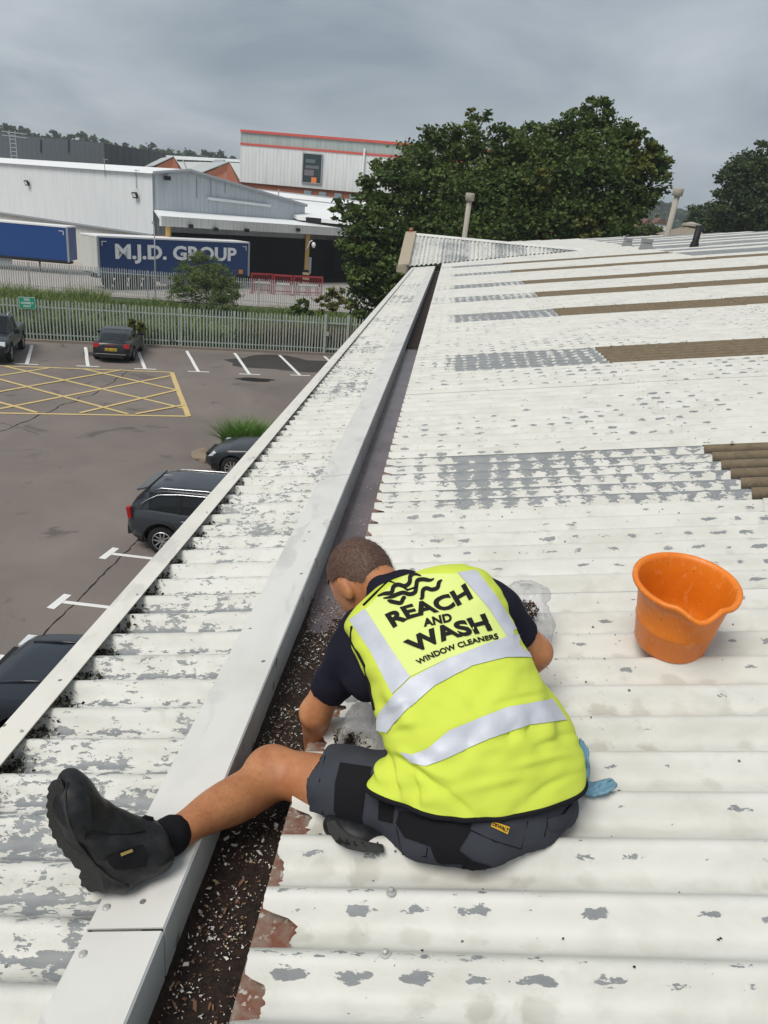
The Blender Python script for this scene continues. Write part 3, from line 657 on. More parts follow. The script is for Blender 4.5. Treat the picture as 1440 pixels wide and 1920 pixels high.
for px, py in ((198,312),(257,333)):
    c = vplane(px,py,A,Lf); mb = MB(); mb.tube([c-gd*.1+Vector((0,0,-.9)),c-gd*.1+Vector((0,0,.6))],.035,5); mb.box(c-gd*.1+Vector((0.1,0,.6)),(.5,.05,.05)); sp('roof_aerial', mb, M_TRIM)
# canopy over the loading bay
C0 = zp(303,424,4.9); cd = gd.copy(); C1 = C0+cd*30; cn = Vector((cd.y,-cd.x,0))
CL = 62; ztop = vplane(303,405,C0,C1).z; inn = -cn   # inward = away from the car park
inn = Vector((-cd.y, cd.x, 0)); inn = inn if inn.dot(Vector((C0.x,C0.y,0))) > 0 else -inn
M_CANF = clad_mat('canopy_fascia', (0.60,0.61,0.58), 0.4, axis=(cd.x,cd.y), streak=.3)
mb = MB(); mb.prism([W3(C0,4.9), W3(C0+cd*CL,4.9), W3(C0+cd*CL,ztop), W3(C0,ztop)], inn*0.3); sp('canopy_fascia', mb, M_CANF)
BW = 6.0
mb = MB(); mb.prism([W3(C0+inn*0.3,ztop-0.25), W3(C0+cd*CL+inn*0.3,ztop-0.25), W3(C0+cd*CL+inn*BW,ztop+0.15), W3(A+gd*0.1-wd*0.05,ztop+0.15)], (0,0,0.15)); sp('canopy_roof', mb, M_WROOF)
G0 = A+gd*1.5-wd*0.06
mb = MB(); mb.prism([W3(G0,0), W3(G0+gd*75,0), W3(G0+gd*75,zl+0.3), W3(G0,zl+0.3)], wd*0.05); sp('bay_shade_wall', mb, M_BAYSHADE)  # near-black sheet put where the bay opens into shade
mb = MB(); mb.prism([W3(C0+inn*1.5+cd*2,0.012), W3(C0+cd*CL+inn*1.5,0.012), W3(C0+cd*CL+inn*5.9,0.012), W3(C0+inn*5.9+cd*2,0.012)], (0,0,0.02)); sp('bay_floor', mb, M_BAYSHADE)
mb = MB()
for s in (0.3, 0.62): 
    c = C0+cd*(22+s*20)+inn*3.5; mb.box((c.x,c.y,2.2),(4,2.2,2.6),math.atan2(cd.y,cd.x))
sp('parked_load', mb, M_BAYSHADE)
for px, py in ((405,430),(463,432),(559,431),(358,424)):
    c = vplane(px,py,C0-inn*.15,C1-inn*.15); mb = MB(); mb.box(c,(.4,.25,.3),.4); sp('canopy_lamp', mb, M_BLACK)
M_POSTY = simple('post_yellow', (0.55,0.35,0.12), .7)
pb = vplane(572,556,C0+inn*.5,C1+inn*.5); pt = vplane(580,439,C0+inn*.5,C1+inn*.5)
po = empty('canopy_post', (pb.x-A.x,pb.y-A.y,0)); po.parent = shed
mb = MB(); mb.box((0,0,2.45),(.36,.36,4.9)); link('post_shaft', mb.mesh('post_shaft'), M_POSTY, po)
for i in range(6): mb = MB(); mb.box((0,0,.12+.24*i),(.62,.62,.24)); link('post_guard', mb.mesh('post_guard'), M_BLACK if i % 2 else simple('guard_cream', (0.6,0.5,0.3), .7), po)
mb = MB(); mb.box((.35,-.1,1.9),(.3,.12,1.6)); link('post_cabinet', mb.mesh('post_cabinet'), M_TRIM, po)
mb = MB(); mb.tube([(-.1,-.3,3.4),(.1,-.6,3.6),(.35,-.7,4.2),(.6,-.7,4.35)],.06,6); mb.lathe([(0,.2),(.13,.17),(.2,0),(.2,-.12),(.12,-.3),(0,-.36)],10,(.75,-.7,4.0)); link('security_camera', mb.mesh('security_camera'), M_SIGNW, po)
for s in (-11.5,):
    q = C0+cd*(-0.0)+inn*.5; mb = MB(); mb.box((q.x-A.x+1.0*cd.x,q.y-A.y+1.0*cd.y,2.45),(.36,.36,4.9)); link('canopy_column', mb.mesh('canopy_column'), M_POSTY, shed)
# tall white building behind
T0 = zp(451,245,16); T1 = zp(785,272,16); td = Vector((T1.x-T0.x,T1.y-T0.y,0)).normalized(); tn = Vector((-td.y,td.x,0))
tall = empty('tall_building', W3(T0,0)); tag(tall, 'tall pale clad building with red roof edge and one dark window', 'building')
M_TALL = clad_mat('tall_cladding', (0.70,0.72,0.71), 0.5, axis=(td.x,td.y), streak=.35); M_PARA = clad_mat('parapet_greenish', (0.36,0.42,0.40), 0.6, axis=(td.x,td.y), streak=.35); M_RED = simple('red_trim', (0.55,0.09,0.07), .6); M_BRICK = None
def brick_mat():
    t = NT('red_brick'); P = t.pos(); c = t.mix(t.noise(P, 2.0, 5, .7), (0.26,0.085,0.045), (0.40,0.15,0.08)); return t.fin(c, .85)
M_BRICK = brick_mat()
TL = 45
def tz(px,py): return vplane(px,py,T0,T1).z
z_par, z_cl = tz(451,269), tz(451,341)
for nm, z0, z1, m, off in (('cladding',z_cl,z_par-.15,M_TALL,0),('parapet',z_par+.1,15.85,M_PARA,.1),('roof_trim',15.85,16.15,M_RED,-.1),('band_trim',z_par-.15,z_par+.1,M_RED,-.08),('brick_base',0,z_cl,M_BRICK,.3)):
    mb = MB(); mb.prism([W3(T0+tn*off,z0),W3(T0+td*TL+tn*off,z0),W3(T0+td*TL+tn*off,z1),W3(T0+tn*off,z1)], tn*14); sp(nm, mb, m, tall, tall)
wa, wb = vplane(569,287,T0-tn*.05,T1-tn*.05), vplane(602,345,T0-tn*.05,T1-tn*.05)
wo = Vector((wa.x-T0.x,wa.y-T0.y,0)); M_GLASS = simple('window_dark', (0.03,0.045,0.05), .12)
ww = (W3(wb,0)-W3(wa,0)).length; wh = wa.z-wb.z; win = empty('window', (wo.x,wo.y,wb.z)); win.parent = tall; win.rotation_euler = (0,0,math.atan2(td.y,td.x))
mb = MB(); mb.box((ww/2,-.06,wh/2),(ww,.1,wh)); link('pane', mb.mesh('pane'), M_GLASS, win)
for i, (x0,z0,w_,h_) in enumerate(((ww*.4,wh*.75,ww*.5,wh*.12),(ww*.5,wh*.55,ww*.7,wh*.1),(ww*.35,wh*.35,ww*.5,wh*.2))): mb = MB(); mb.box((x0,-.115,z0),(w_,.01,h_)); link('pane_panel', mb.mesh('pane_panel'), simple('pane_grey%d' % i, (0.10+.03*i,0.14,0.16), .3), win)
mb = MB(); mb.box((ww*.62,-.13,wh*.09),(.7,.02,.8)); link('window_notice', mb.mesh('window_notice'), simple('notice_orange', (0.75,0.22,0.04), .6), win)
for x in (0,ww): mb = MB(); mb.box((x,-.08,wh/2),(.12,.16,wh+.1)); link('frame', mb.mesh('frame'), M_TRIM, win)
for z in (0,wh): mb = MB(); mb.box((ww/2,-.08,z),(ww,.16,.12)); link('frame', mb.mesh('frame'), M_TRIM, win)
a_, b_ = vplane(684,278,T0-tn*.2,T1-tn*.2), vplane(677,362,T0-tn*.2,T1-tn*.2); mb = MB(); mb.tube([a_,b_],.13,6); sp('downpipe', mb, M_SIGNW, tall, tall)
for i, (px) in enumerate((577,605,634,662)): c = vplane(px,362+ (px-577)*.09,T0+tn*.22,T1+tn*.22); mb = MB(); mb.box(c,(1.0,.2,.6)); sp('window_pane', mb, simple('pane_blue', (0.25,0.32,0.36), .3), tall, tall)
# low white roofs between
lo = empty('annexe', W3(dep(620,400,84),0)); tag(lo, 'low annexe with broad white roof in front of the tall building', 'building')
q = [dep(430,348,98), dep(860,398,98), dep(860,436,80), dep(560,406,80)]; mb = MB(); mb.prism(q, (0,0,-.35)); sp('roof', mb, M_WROOF, lo, lo)
mb = MB(); mb.prism([W3(q[0],0),W3(q[1],0),q[1]-Vector((0,0,.4)),q[0]-Vector((0,0,.4))], Vector((0,.3,0))); sp('wall', mb, M_SHED3, lo, lo)
mb = MB(); mb.prism([dep(452,352,97),dep(860,398,97),dep(860,401,97),dep(452,355,97)], (0,.2,.1)); sp('ridge_trim', mb, M_TRIM, lo, lo)
c0, c1 = dep(522,370,90), dep(660,385,90); mb = MB(); mb.tube([c0,c1],.07,5); mb.tube([c0,c0+Vector((0,0,.9))],.07,5); sp('roof_pipe', mb, M_TRIM, lo, lo)
mb = MB(); mb.box(dep(588,411,79)+Vector((0,0,-.1)),(1.6,.2,.5)); sp('vent_slot', mb, M_BLACK, lo, lo)
# brick saw-tooth mill
ml = empty('mill', W3(dep(380,330,112),0)); tag(ml, 'old mill with red brick saw-tooth gables and white roofs', 'building')
def saw(pts, c, wid):
    P_ = [dep(x,y,c) for x,y in pts]; base = [W3(P_[0],0),W3(P_[2],0)]
    mb = MB(); mb.prism([base[0],base[1],P_[2],P_[1],P_[0]], (0,.4,0)); sp('gable', mb, M_BRICK, ml, ml)
    bk = Vector((-14,26,0)); bk2 = Vector((wid,0,0))
    mb = MB(); mb.prism([P_[0]-Vector((.4,0,0)),P_[1]+Vector((0,0,.15)),P_[1]+bk+Vector((0,0,.15)),P_[0]+bk], (0,0,.12)); sp('roof', mb, simple('slate_pale', (0.42,0.44,0.44), .6), ml, ml)
    mb = MB(); mb.prism([P_[1]+Vector((0,0,.15)),P_[2]+Vector((.5,0,0)),P_[2]+bk+Vector((.5,0,0)),P_[1]+bk+Vector((0,0,.15))], (0,0,.12)); sp('roof', mb, M_WROOF, ml, ml)
saw([(293,312),(326,296),(340,324)], 112, 4); saw([(376,328),(430,306),(452,352)], 104, 4)
mb = MB(); mb.prism([dep(290,302,125),dep(470,306,125),dep(470,345,112),dep(290,330,112)], (0,0,-.3)); sp('roof', mb, simple('mill_roof_pale', (0.50,0.52,0.5), .6), ml, ml)
mb = MB(); mb.prism([dep(290,290,126),dep(470,300,126),dep(470,305,126),dep(290,297,126)], (0,1,0)); sp('ridge_beam', mb, M_SHED, ml, ml)
for x in (300,402): mb = MB(); mb.prism([dep(x,303,122),dep(x+20,303,122),dep(x+12,310,121),dep(x-6,309,121)], (0,0,.3)); sp('roof_window', mb, M_TRIM, ml, ml)
for x in (345,): mb = MB(); mb.tube([dep(x-2,300,110),dep(x+6,318,110)],.1,5); sp('downpipe', mb, M_TRIM, ml, ml)
# dark grey hall on the far left
D0, D1, D2 = zp(0,250,14.2), zp(195,268,14.2), zp(293,287,13.9)
D1 = dep(195,268,118); D0 = D1+Vector((-60,2.0,0)); D0.z = D1.z; D2 = dep(293,286,122); D2.z = D1.z-.4
dk = empty('dark_hall', W3(D1,0)); tag(dk, 'long charcoal grey hall behind the white warehouse roof', 'building')
M_DK1 = clad_mat('charcoal_cladding', (0.075,0.09,0.10), .8, axis=(1,0), streak=.1); M_DK2 = clad_mat('charcoal_dark', (0.045,0.052,0.058), .8, axis=(1,0), streak=.1)
mb = MB(); mb.prism([W3(D0,0),W3(D1,0),W3(D1,D1.z),W3(D0,D1.z)], (0,18,0)); sp('wall', mb, M_DK1, dk, dk)
mb = MB(); mb.prism([W3(D1,0),W3(D2,0),W3(D2,D2.z),W3(D1,D1.z)], (0,14,0)); sp('wall', mb, M_DK2, dk, dk)
for x in (76,128): a_, b_ = vplane(x,262,D0-Vector((0,.1,0)),D1-Vector((0,.1,0))), vplane(x,285,D0-Vector((0,.1,0)),D1-Vector((0,.1,0))); mb = MB(); mb.tube([a_,b_],.1,5); sp('panel_joint', mb, M_DK2, dk, dk)
la = empty('roof_ladder', (dep(24,262,112)-Vector(dk.location))); la.parent = dk
for dx in (-.45,.45): mb = MB(); mb.tube([(dx,0,-4),(dx,0,1.2)],.07,5); link('ladder_rail', mb.mesh('ladder_rail'), M_TRIM, la)
for i in range(9): mb = MB(); mb.tube([(-.45,0,-3.8+.55*i),(.45,0,-3.8+.55*i)],.05,5); link('rung', mb.mesh('rung'), M_TRIM, la)
mb = MB(); mb.tube([(-1.6,0,1.0),(2.2,0,.9)],.06,5); mb.tube([(-1.6,0,.5),(2.2,0,.4)],.05,5); link('guard_rail', mb.mesh('guard_rail'), M_TRIM, la)
# ------------------------------------------------------------------ trailers
M_TBLUE = simple('curtain_blue', (0.012,0.045,0.155), 0.45, var=.12, scale=.5); M_TBLUE2 = simple('curtain_bright_blue', (0.010,0.058,0.225), 0.45, var=.1, scale=.5)
M_LETW = simple('letter_white', (0.78,0.80,0.82), .5); M_CHAS = simple('chassis_dark', (0.03,0.03,0.03), .8)
def wheel(mb_t, mb_r, c, R, w, ax):
    pass
def trailer(P0, P1, label, m, ztop, letters):
    d = (W3(P1,0)-W3(P0,0)); L = d.length; d.normalize(); t = empty('lorry_trailer', W3(P0,0)); t.rotation_euler = (0,0,math.atan2(d.y,d.x)); tag(t, label, 'trailer', 'curtain sided lorry trailers')
    mb = MB(); mb.box((L/2,1.27,(1.15+ztop)/2),(L,2.5,ztop-1.2)); bevel(link('curtain_body', mb.mesh('curtain_body'), m, t), .04)
    mb = MB(); mb.box((L/2,1.27,ztop),(L+.06,2.56,.12)); link('roof_rail', mb.mesh('roof_rail'), M_SIGNW, t)
    for x in (0.0, L): mb = MB(); mb.box((x,.02,(1.1+ztop)/2),(.16,.14,ztop-1.1)); link('corner_post', mb.mesh('corner_post'), M_TRIM, t)
    mb = MB(); mb.box((L/2,.03,1.12),(L,.1,.16)); mb.box((L/2,1.27,.98),(L-.3,1.0,.2)); link('side_rail', mb.mesh('side_rail'), M_CHAS, t)
    mb = MB(); mb.box((L*.5,.2,.72),(3.6,.05,.55)); link('side_guard', mb.mesh('side_guard'), M_TRIM, t)
    mb = MB(); mb.box((L-2.6,.35,.6),(.12,.12,1.0)); link('landing_leg', mb.mesh('landing_leg'), M_CHAS, t)
    for x in (1.9,3.2,4.5):
        for y in (.3,2.2): mb = MB(); mb.lathe([(0,-.15),(.3,-.15),(.45,-.15),(.5,-.1),(.5,.12),(.44,.16),(0,.16)], 18, (x,y,.5), 'Y'); link('wheel', mb.mesh('wheel'), M_BLACK, t, True)
    for (x,s) in ((.35,1),(L-.35,-1)):
        mb = MB(); mb.box((x+s*.15,-.005,ztop-.35),(.4,.02,.05)); mb.box((x-s*.03,-.005,ztop-.5),(.05,.02,.35)); link('corner_mark', mb.mesh('corner_mark'), M_LETW, t)
    if letters:
        z0 = vplane(220,495,P0,P1).z; x0 = (W3(vplane(216,480,P0,P1),0)-W3(P0,0)).length; x1 = (W3(vplane(443,490,P0,P1),0)-W3(P0,0)).length
        hgt = (vplane(232,465,P0,P1).z-vplane(232,491,P0,P1).z)*1.42
        zb = vplane(232,494,P0,P1).z
        text_on_plane('lettering', 'M.J.D. GROUP', (x0,-.02,zb), (1,0,0), (.0,0,1), x1-x0, hgt, M_LETW, t, .035)
        mb = MB(); mb.box((L-.9,-.01,1.5),(.45,.02,.35)); link('orange_plate', mb.mesh('orange_plate'), simple('plate_orange', (.7,.25,.05), .6), t)
        mb = MB(); mb.box((-.03,1.27,(1.2+ztop)/2),(.05,2.3,ztop-1.4)); link('rear_door', mb.mesh('rear_door'), M_SHED3, t)
    return t
P0, P1 = zp(183,443,4.0), zp(467,455,4.0); trailer(P0, P1, 'dark blue curtain trailer with large white MJD GROUP lettering', M_TBLUE, 4.0, True)
Q1 = zp(125,426,4.0); Q0 = Q1-(zp(125,426,4.0)-zp(0,415,4.0)).normalized()*13.4
trailer(Q0, Q1, 'plain bright blue curtain trailer at the left edge without lettering', M_TBLUE2, 4.0, False)
# lamp post in the yard
b_ = ff(10.6,.9); lp = empty('lamp_post', b_); tag(lp, 'slim grey lamp post standing before the lettered blue trailer', 'lamp post')
mb = MB(); zt = dep(333,416,(Vector(b_)-Vector((0,0,7.5))).length*.99).z; mb.tube([(0,0,0),(0,0,zt)],[.07,.045],8); link('pole', mb.mesh('pole'), M_TRIM, lp, True)
mb = MB(); mb.box((.05,-.2,zt),(.16,.45,.12)); link('lamp_head', mb.mesh('lamp_head'), M_TRIM, lp)
# red barriers
M_BRED = simple('barrier_red', (0.33,0.04,0.045), .5)
for i, (x0,y0,x1,y1,lab) in enumerate(((470,556,511,557,'red plastic work barrier nearest the blue trailer'),(512,558,547,560,'middle red plastic work barrier under the canopy edge'),(549,560,604,562,'red plastic work barrier beside the yellow canopy post'))):
    a_, b_ = zp(x0,y0-6), zp(x1,y1-6); d = b_-a_; L = d.length; r = empty('work_barrier', a_); r.rotation_euler = (0,0,math.atan2(d.y,d.x)); tag(r, lab, 'barrier', 'red barriers by the loading bay')
    H_ = 1.65
    for z,h in ((H_,.16),(.95,.2),(.3,.1)): mb = MB(); mb.box((L/2,0,z),(L,.07,h)); link('cross_rail', mb.mesh('cross_rail'), M_BRED, r)
    mb = MB(); mb.box((L/2,-.045,.95),(L*.7,.02,.16)); link('white_board', mb.mesh('white_board'), M_SIGNW, r)
    for x in (.05,L-.05): mb = MB(); mb.box((x,0,.85),(.09,.08,1.7)); link('upright', mb.mesh('upright'), M_BRED, r); mb = MB(); mb.box((x,0,.04),(.14,.7,.08)); link('foot', mb.mesh('foot'), M_BRED, r)
    k = int(L/.16)
    for j in range(1,k): mb = MB(); mb.box((j*L/k,0,.8),(.035,.04,1.5)); link('slat', mb.mesh('slat'), M_BRED, r)
# distant tiled pavilion on the right
c = dep(1283,452,72); pv = empty('pavilion', W3(c,0)); tag(pv, 'beige tiled pyramid roof with a round cap beyond the factory roof', 'building')
apex = dep(1297,421,72); l0 = dep(1248,443,70); r0 = dep(1330,447,70); bk0 = r0+Vector((1,8,.2)); bk1 = l0+Vector((1,8,.2))
mb = MB(); mb.add([l0,r0,bk0,bk1,apex], [(0,1,4),(1,2,4),(2,3,4),(3,0,4)]); sp('roof', mb, simple('tiles_beige', (0.25,0.21,0.16), .9), pv, pv)
mb = MB(); mb.lathe([(.1,-.3),(.9,-.15),(.9,.05),(.0,.25)], 12, apex); sp('roof_cap', mb, M_FLUE, pv, pv)
mb = MB(); mb.prism([W3(l0,0),W3(r0,0),r0,l0], (0,6,0)); sp('wall', mb, M_BRICKW, pv, pv)
for i,(px,py,s,m) in enumerate(((1168,438,.9,M_SIGNW),(1212,436,1.0,M_BRICK),(1238,424,.6,M_SIGNW),(1370,436,.8,M_SIGNW))):
    c = dep(px,py,120); h = empty('far_house', (c.x,c.y,0)); tag(h, ['small white walled house glimpsed below the big trees','small brick house glimpsed below the big trees','narrow white house gable beside the tall flue','white house glimpsed below the right hand tree'][i], 'house', 'houses far beyond the roof')
    w_ = 3.2*s; zt = c.z+.6*s; mb = MB(); mb.box((0,2,zt/2),(w_,4,zt)); link('wall', mb.mesh('wall'), m, h); mb = MB(); mb.prism([(-w_*.55,-.2,zt),(w_*.55,-.2,zt),(0,-.2,zt+w_*.45)], (0,4.4,0)); link('roof', fixn(mb.mesh('roof')), simple('house_roof%d' % i, (.16,.09,.07), .8), h)
# ================================================================== trees and plants
def leaf_mat(name, c0, c1, trans=0.25):
    t = NT(name); a = t.n('ShaderNodeAttribute', attribute_name='tint').outputs['Fac']
    c = t.mix(a, c0, c1); t.fin(c, 0.55); t.set(t.b, 'Specular IOR Level', 0.25)
    tr = t.n('ShaderNodeBsdfTranslucent', {'Color': t.mix(0.5, c, (0.12,0.16,0.03))}); mx = t.n('ShaderNodeMixShader', {0: trans}); t.t.links.new(t.b.outputs[0], mx.inputs[1]); t.t.links.new(tr.outputs[0], mx.inputs[2]); t.t.links.new(mx.outputs[0], t.o.inputs['Surface']); return t.m
def leaves(name, C, size, aspect=1.0, up=0.5, tint=None, shape=6, rng=RNG):
    """C (n,3) centres -> one mesh of small folded leaves"""
    n = len(C); a = rng.normal(size=(n,3)); a[:,2] *= 0.6; a /= np.linalg.norm(a,axis=1,keepdims=True)
    b = rng.normal(size=(n,3)); b[:,2] += up; b -= a*(a*b).sum(1,keepdims=True); b /= np.linalg.norm(b,axis=1,keepdims=True); w = np.cross(a,b)
    s = size*rng.uniform(0.6,1.35,(n,1))
    # six corner leaf: tip, two shoulders, stem, two sides, bent along the midrib
    pr = [(-1.0,0,0),(-0.25,0.62,0.16),(0.45,0.5,0.1),(1.0,0,-0.12),(0.45,-0.5,0.1),(-0.25,-0.62,0.16)]
    V = np.concatenate([C + s*(a*p[0] + w*p[1]/aspect + b*p[2]) for p in pr]).reshape(6,n,3).transpose(1,0,2).reshape(-1,3)
    i = np.arange(n)[:,None]*6
    q = np.concatenate([i+[0,1,2,3], i+[0,3,4,5]]).astype(np.int32)
    me = npmesh(name, V, q); at = me.attributes.new('tint','FLOAT','POINT'); tv = (rng.random(n) if tint is None else tint); at.data.foreach_set('value', np.repeat(tv,6).astype(np.float32)); return me
def blob_points(blobs, n, rng, shell=0.55):
    """blobs: (centre, radius) -> leaf points, thick near the surface, in clumps"""
    vol = np.array([r**2.2 for _, r in blobs]); vol /= vol.sum(); out = []; tints = []
    for (c, r), f in zip(blobs, vol):
        m = int(n*f); k = max(6, int(m/55)); d = rng.normal(size=(k,3)); d /= np.linalg.norm(d,axis=1,keepdims=True)
        rad = r*(shell+(1.05-shell)*rng.random((k,1))**0.7); cc = np.array(c)+d*rad*[1,1,.92]
        idx = rng.integers(0,k,m); cl = rng.normal(size=(m,3))*r*0.17*[1,1,.55]; p = cc[idx]+cl; out.append(p)
        tints.append(np.clip(rng.random(k)[idx]*.7+rng.random(m)*.3,0,1))
    return np.concatenate(out), np.concatenate(tints)
M_BARK = simple('bark', (0.07,0.055,0.042), .9, var=.3, scale=8, bump=.5, bscale=25)
M_LEAF1 = leaf_mat('maple_leaves', (0.026,0.058,0.017), (0.135,0.185,0.045)); M_LEAF2 = leaf_mat('dark_leaves', (0.025,0.050,0.022), (0.085,0.12,0.042)); M_LEAF3 = leaf_mat('willow_leaves', (0.08,0.12,0.04), (0.22,0.28,0.10)); M_LEAFY = leaf_mat('yellowing_leaves', (0.09,0.10,0.02), (0.20,0.20,0.05))
def tree(name, label, base, blobs, n, size, m, trunk_r, group=None, cat='tree', aspect=1.0, seed=0, limb=True):
    rng = np.random.default_rng(seed); base = Vector(base); r = empty(name, base); tag(r, label, cat, group)
    P, T = blob_points([((c-base), rr) for c, rr in blobs], n, rng); P = P[P[:,2] > 0.05] if True else P; T = T[:len(P)]
    link('crown', leaves('crown', P, size, aspect, .5, T, rng=rng), m, r)
    mb = MB(); top = max((c-base).z for c, _ in blobs); cen = sum(((c-base) for c,_ in blobs), Vector())/len(blobs)
    fork = Vector((cen.x*.4, cen.y*.4, top*.32))
    mb.tube([(0,0,-.2),(fork.x*.3,fork.y*.3,fork.z*.5),fork], [trunk_r*1.3,trunk_r,trunk_r*.8], 10); link('trunk', mb.mesh('trunk'), M_BARK, r, True)
    if limb:
        mb = MB()
        for c, rr in blobs:
            c = c-base; mid = fork.lerp(c,.5)+Vector((random.uniform(-.3,.3),random.uniform(-.3,.3),.25))*trunk_r*2
            mb.tube([fork, mid, c, c+(c-mid).normalized()*rr*.75], [trunk_r*.5,trunk_r*.3,trunk_r*.14,trunk_r*.04], 6)
        link('limbs', mb.mesh('limbs'), M_BARK, r, True)
    return r
def pxblobs(L, c): return [(dep(x,y,c+dc), rad*c/FPX) for x,y,rad,dc in L]
rd = random.Random(3)
CA = 44.0
la_ = [(905,228,24,0),(868,262,40,0),(820,292,48,1),(775,318,52,0),(735,352,50,-1),(690,382,36,-1),(652,392,24,-1.5),(640,400,18,-2),(700,430,55,-1),(745,430,70,0),(700,500,50,-1),(730,545,60,-1),(760,500,75,0),(830,380,85,1),(900,330,75,1),(940,270,40,0),(820,470,80,0),(900,420,85,0),(670,450,34,-2),(690,572,40,-1),(800,300,50,3),(860,420,90,4)]
tree('maple_tree', 'broad dark green maple behind the roof end, left of the pair', W3(dep(800,420,CA),0), pxblobs(la_, CA), 54000, .122, M_LEAF1, .32, 'big trees behind the roof', seed=1)
lb_ = [(1118,212,30,0),(1085,228,34,0),(1150,238,34,0),(1060,268,50,0),(1010,272,42,1),(965,282,40,1),(1130,290,66,0),(1195,275,34,0),(1222,300,30,-.5),(1242,318,20,-.5),(1205,335,44,0),(1170,380,48,0),(1090,350,80,0),(1020,350,80,0),(960,370,80,1),(1040,425,75,0),(1120,420,60,0),(960,440,70,0),(1160,425,32,0),(1040,300,60,3)]
tree('maple_tree', 'tallest dark green maple, right of the pair, with yellowing leaves on its right side', W3(dep(1080,430,CA+1),0), pxblobs(lb_, CA+1), 52000, .122, M_LEAF1, .34, 'big trees behind the roof', seed=2)
ly = [(1240,318,20,-.6),(1205,285,26,-.7),(1200,315,26,-.8),(1100,430,26,-1.5),(1010,340,22,-2.2),(880,210,10,-.2)]
P_, T_ = blob_points(pxblobs(ly, CA+.6), 1700, RNG)
yl = leaves('yellow_leaves', P_-np.array(W3(dep(1080,430,CA+1),0)), .13, 1, .5, T_); o = link('yellowing_foliage', yl, M_LEAFY, bpy.data.objects['maple_tree.001'])
lr_ = [(1425,300,30,0),(1395,320,38,0),(1370,350,32,0),(1430,350,50,0),(1380,395,42,0),(1430,410,55,0),(1355,400,24,0),(1470,310,45,0),(1490,380,60,0),(1500,300,50,3)]
CR = 82
tree('right_tree', 'dense dark tree cut by the right edge of the picture', W3(dep(1420,440,CR),0), pxblobs(lr_, CR), 26000, .19, M_LEAF2, .35, seed=5)
for i,(x,y,r_,c,lab) in enumerate(((1320,405,26,130,'rounded mid green tree left of the dense right tree'),(1345,425,16,95,'low light green bush below the dense right tree'),(1215,440,22,100,'low shrubby tree under the right edge of the tall maple'))):
    tree('far_tree', lab, W3(dep(x,y,c),0), pxblobs([(x,y,r_,0),(x-r_*.6,y+r_*.3,r_*.7,0),(x+r_*.6,y+r_*.2,r_*.7,1),(x,y+r_*.9,r_*.9,0)],c), 5000, .24 if i==0 else .16, [M_LEAF2,M_LEAF1,M_LEAF1][i], .2, 'trees beyond the factory', seed=20+i, limb=False)
# willowy shrub between the fences
CB = 50
lbush = [(385,480,20,0),(372,505,30,0),(402,515,32,0),(350,530,30,-.5),(420,540,30,-.5),(385,545,40,-.5),(340,550,24,-1),(430,562,22,-1)]
tree('willow_shrub', 'feathery light green shrub standing between the two palisade fences', W3(dep(388,580,CB),0), pxblobs(lbush, CB), 13000, .10, M_LEAF3, .05, cat='shrub', aspect=3.2, seed=7)
for i,(x,y,r_,c,lab,m) in enumerate(((565,575,14,47,'small dark green bush behind the near fence beside the gate',M_LEAF1),(630,560,22,48,'scrubby brownish bush at the foot of the maple',M_LEAFY),(255,608,10,38.5,'leafy climber growing through the fence right of the black coupe',M_LEAFY))):
    tree('low_bush', lab, W3(zp(x,y+ (30 if i<2 else 42)),0) if i < 2 else nf(8.4,.2), pxblobs([(x,y,r_,0),(x-r_,y+r_*.6,r_*.8,0),(x+r_,y+r_*.6,r_*.8,0)],c), 1500, .09, m, .03, cat='bush', seed=30+i, limb=False)
# rough grass between the fences
def blades(name, n, fn, hmin, hmax, w, m, parent=None, rng=RNG, lean=.35):
    B_ = np.array([fn() for _ in range(n)]); h = rng.uniform(hmin,hmax,(n,1))*B_[:,3:4]; a = rng.random((n,1))*2*np.pi
    d = np.concatenate([np.cos(a),np.sin(a),np.zeros_like(a)],1); ln = rng.normal(size=(n,3))*lean; ln[:,2] = 1; P = B_[:,:3]; ww = w*rng.uniform(.6,1.4,(n,1))
    V = np.stack([P-d*ww, P+d*ww, P+ln*h*.55+d*ww*.8, P+ln*h*.55-d*ww*.8, P+np.concatenate([ln[:,:2]*1.8,ln[:,2:]*.95],1)*h+d*ww*.15, P+np.concatenate([ln[:,:2]*1.8,ln[:,2:]*.95],1)*h-d*ww*.15],1).reshape(-1,3)
    i = np.arange(n)[:,None]*6; q = np.concatenate([i+[0,1,2,3], i+[3,2,4,5]]).astype(np.int32)
    me = npmesh(name, V, q); at = me.attributes.new('tint','FLOAT','POINT'); at.data.foreach_set('value', np.repeat(rng.random(n),6).astype(np.float32)); return link(name, me, m, parent)
M_GR1 = leaf_mat('verge_grass', (0.075,0.125,0.03), (0.24,0.31,0.10), .2); M_GR2 = leaf_mat('ornamental_grass', (0.05,0.13,0.02), (0.16,0.29,0.06), .2); M_GR3 = leaf_mat('dry_stalks', (0.09,0.05,0.025), (0.20,0.12,0.06), .1)
def vf():
    s = random.uniform(-8,30); o = random.random()**.8*15+.4; p = nf(s,o); k = .55+.5*mnoise.noise(Vector((p.x*.35,p.y*.35,2)))+ (.5 if s < 3 and o > 6 else 0)
    return (p.x,p.y,0,max(.25,k))
tag(blades('verge_grass', 42000, vf, .45, 1.15, .022, M_GR1, lean=.3), 'rough tall grass and weeds on the strip between the fences', 'grass', kind='stuff')
def vs_():
    s = random.uniform(11,17.5); o = random.uniform(.3,2.2); p = nf(s,o); return (p.x,p.y,0,1)
tag(blades('dry_weeds', 2600, vs_, .6, 1.6, .018, M_GR3, lean=.22), 'brown dead weed stalks behind the right end of the near fence', 'weeds', kind='stuff')
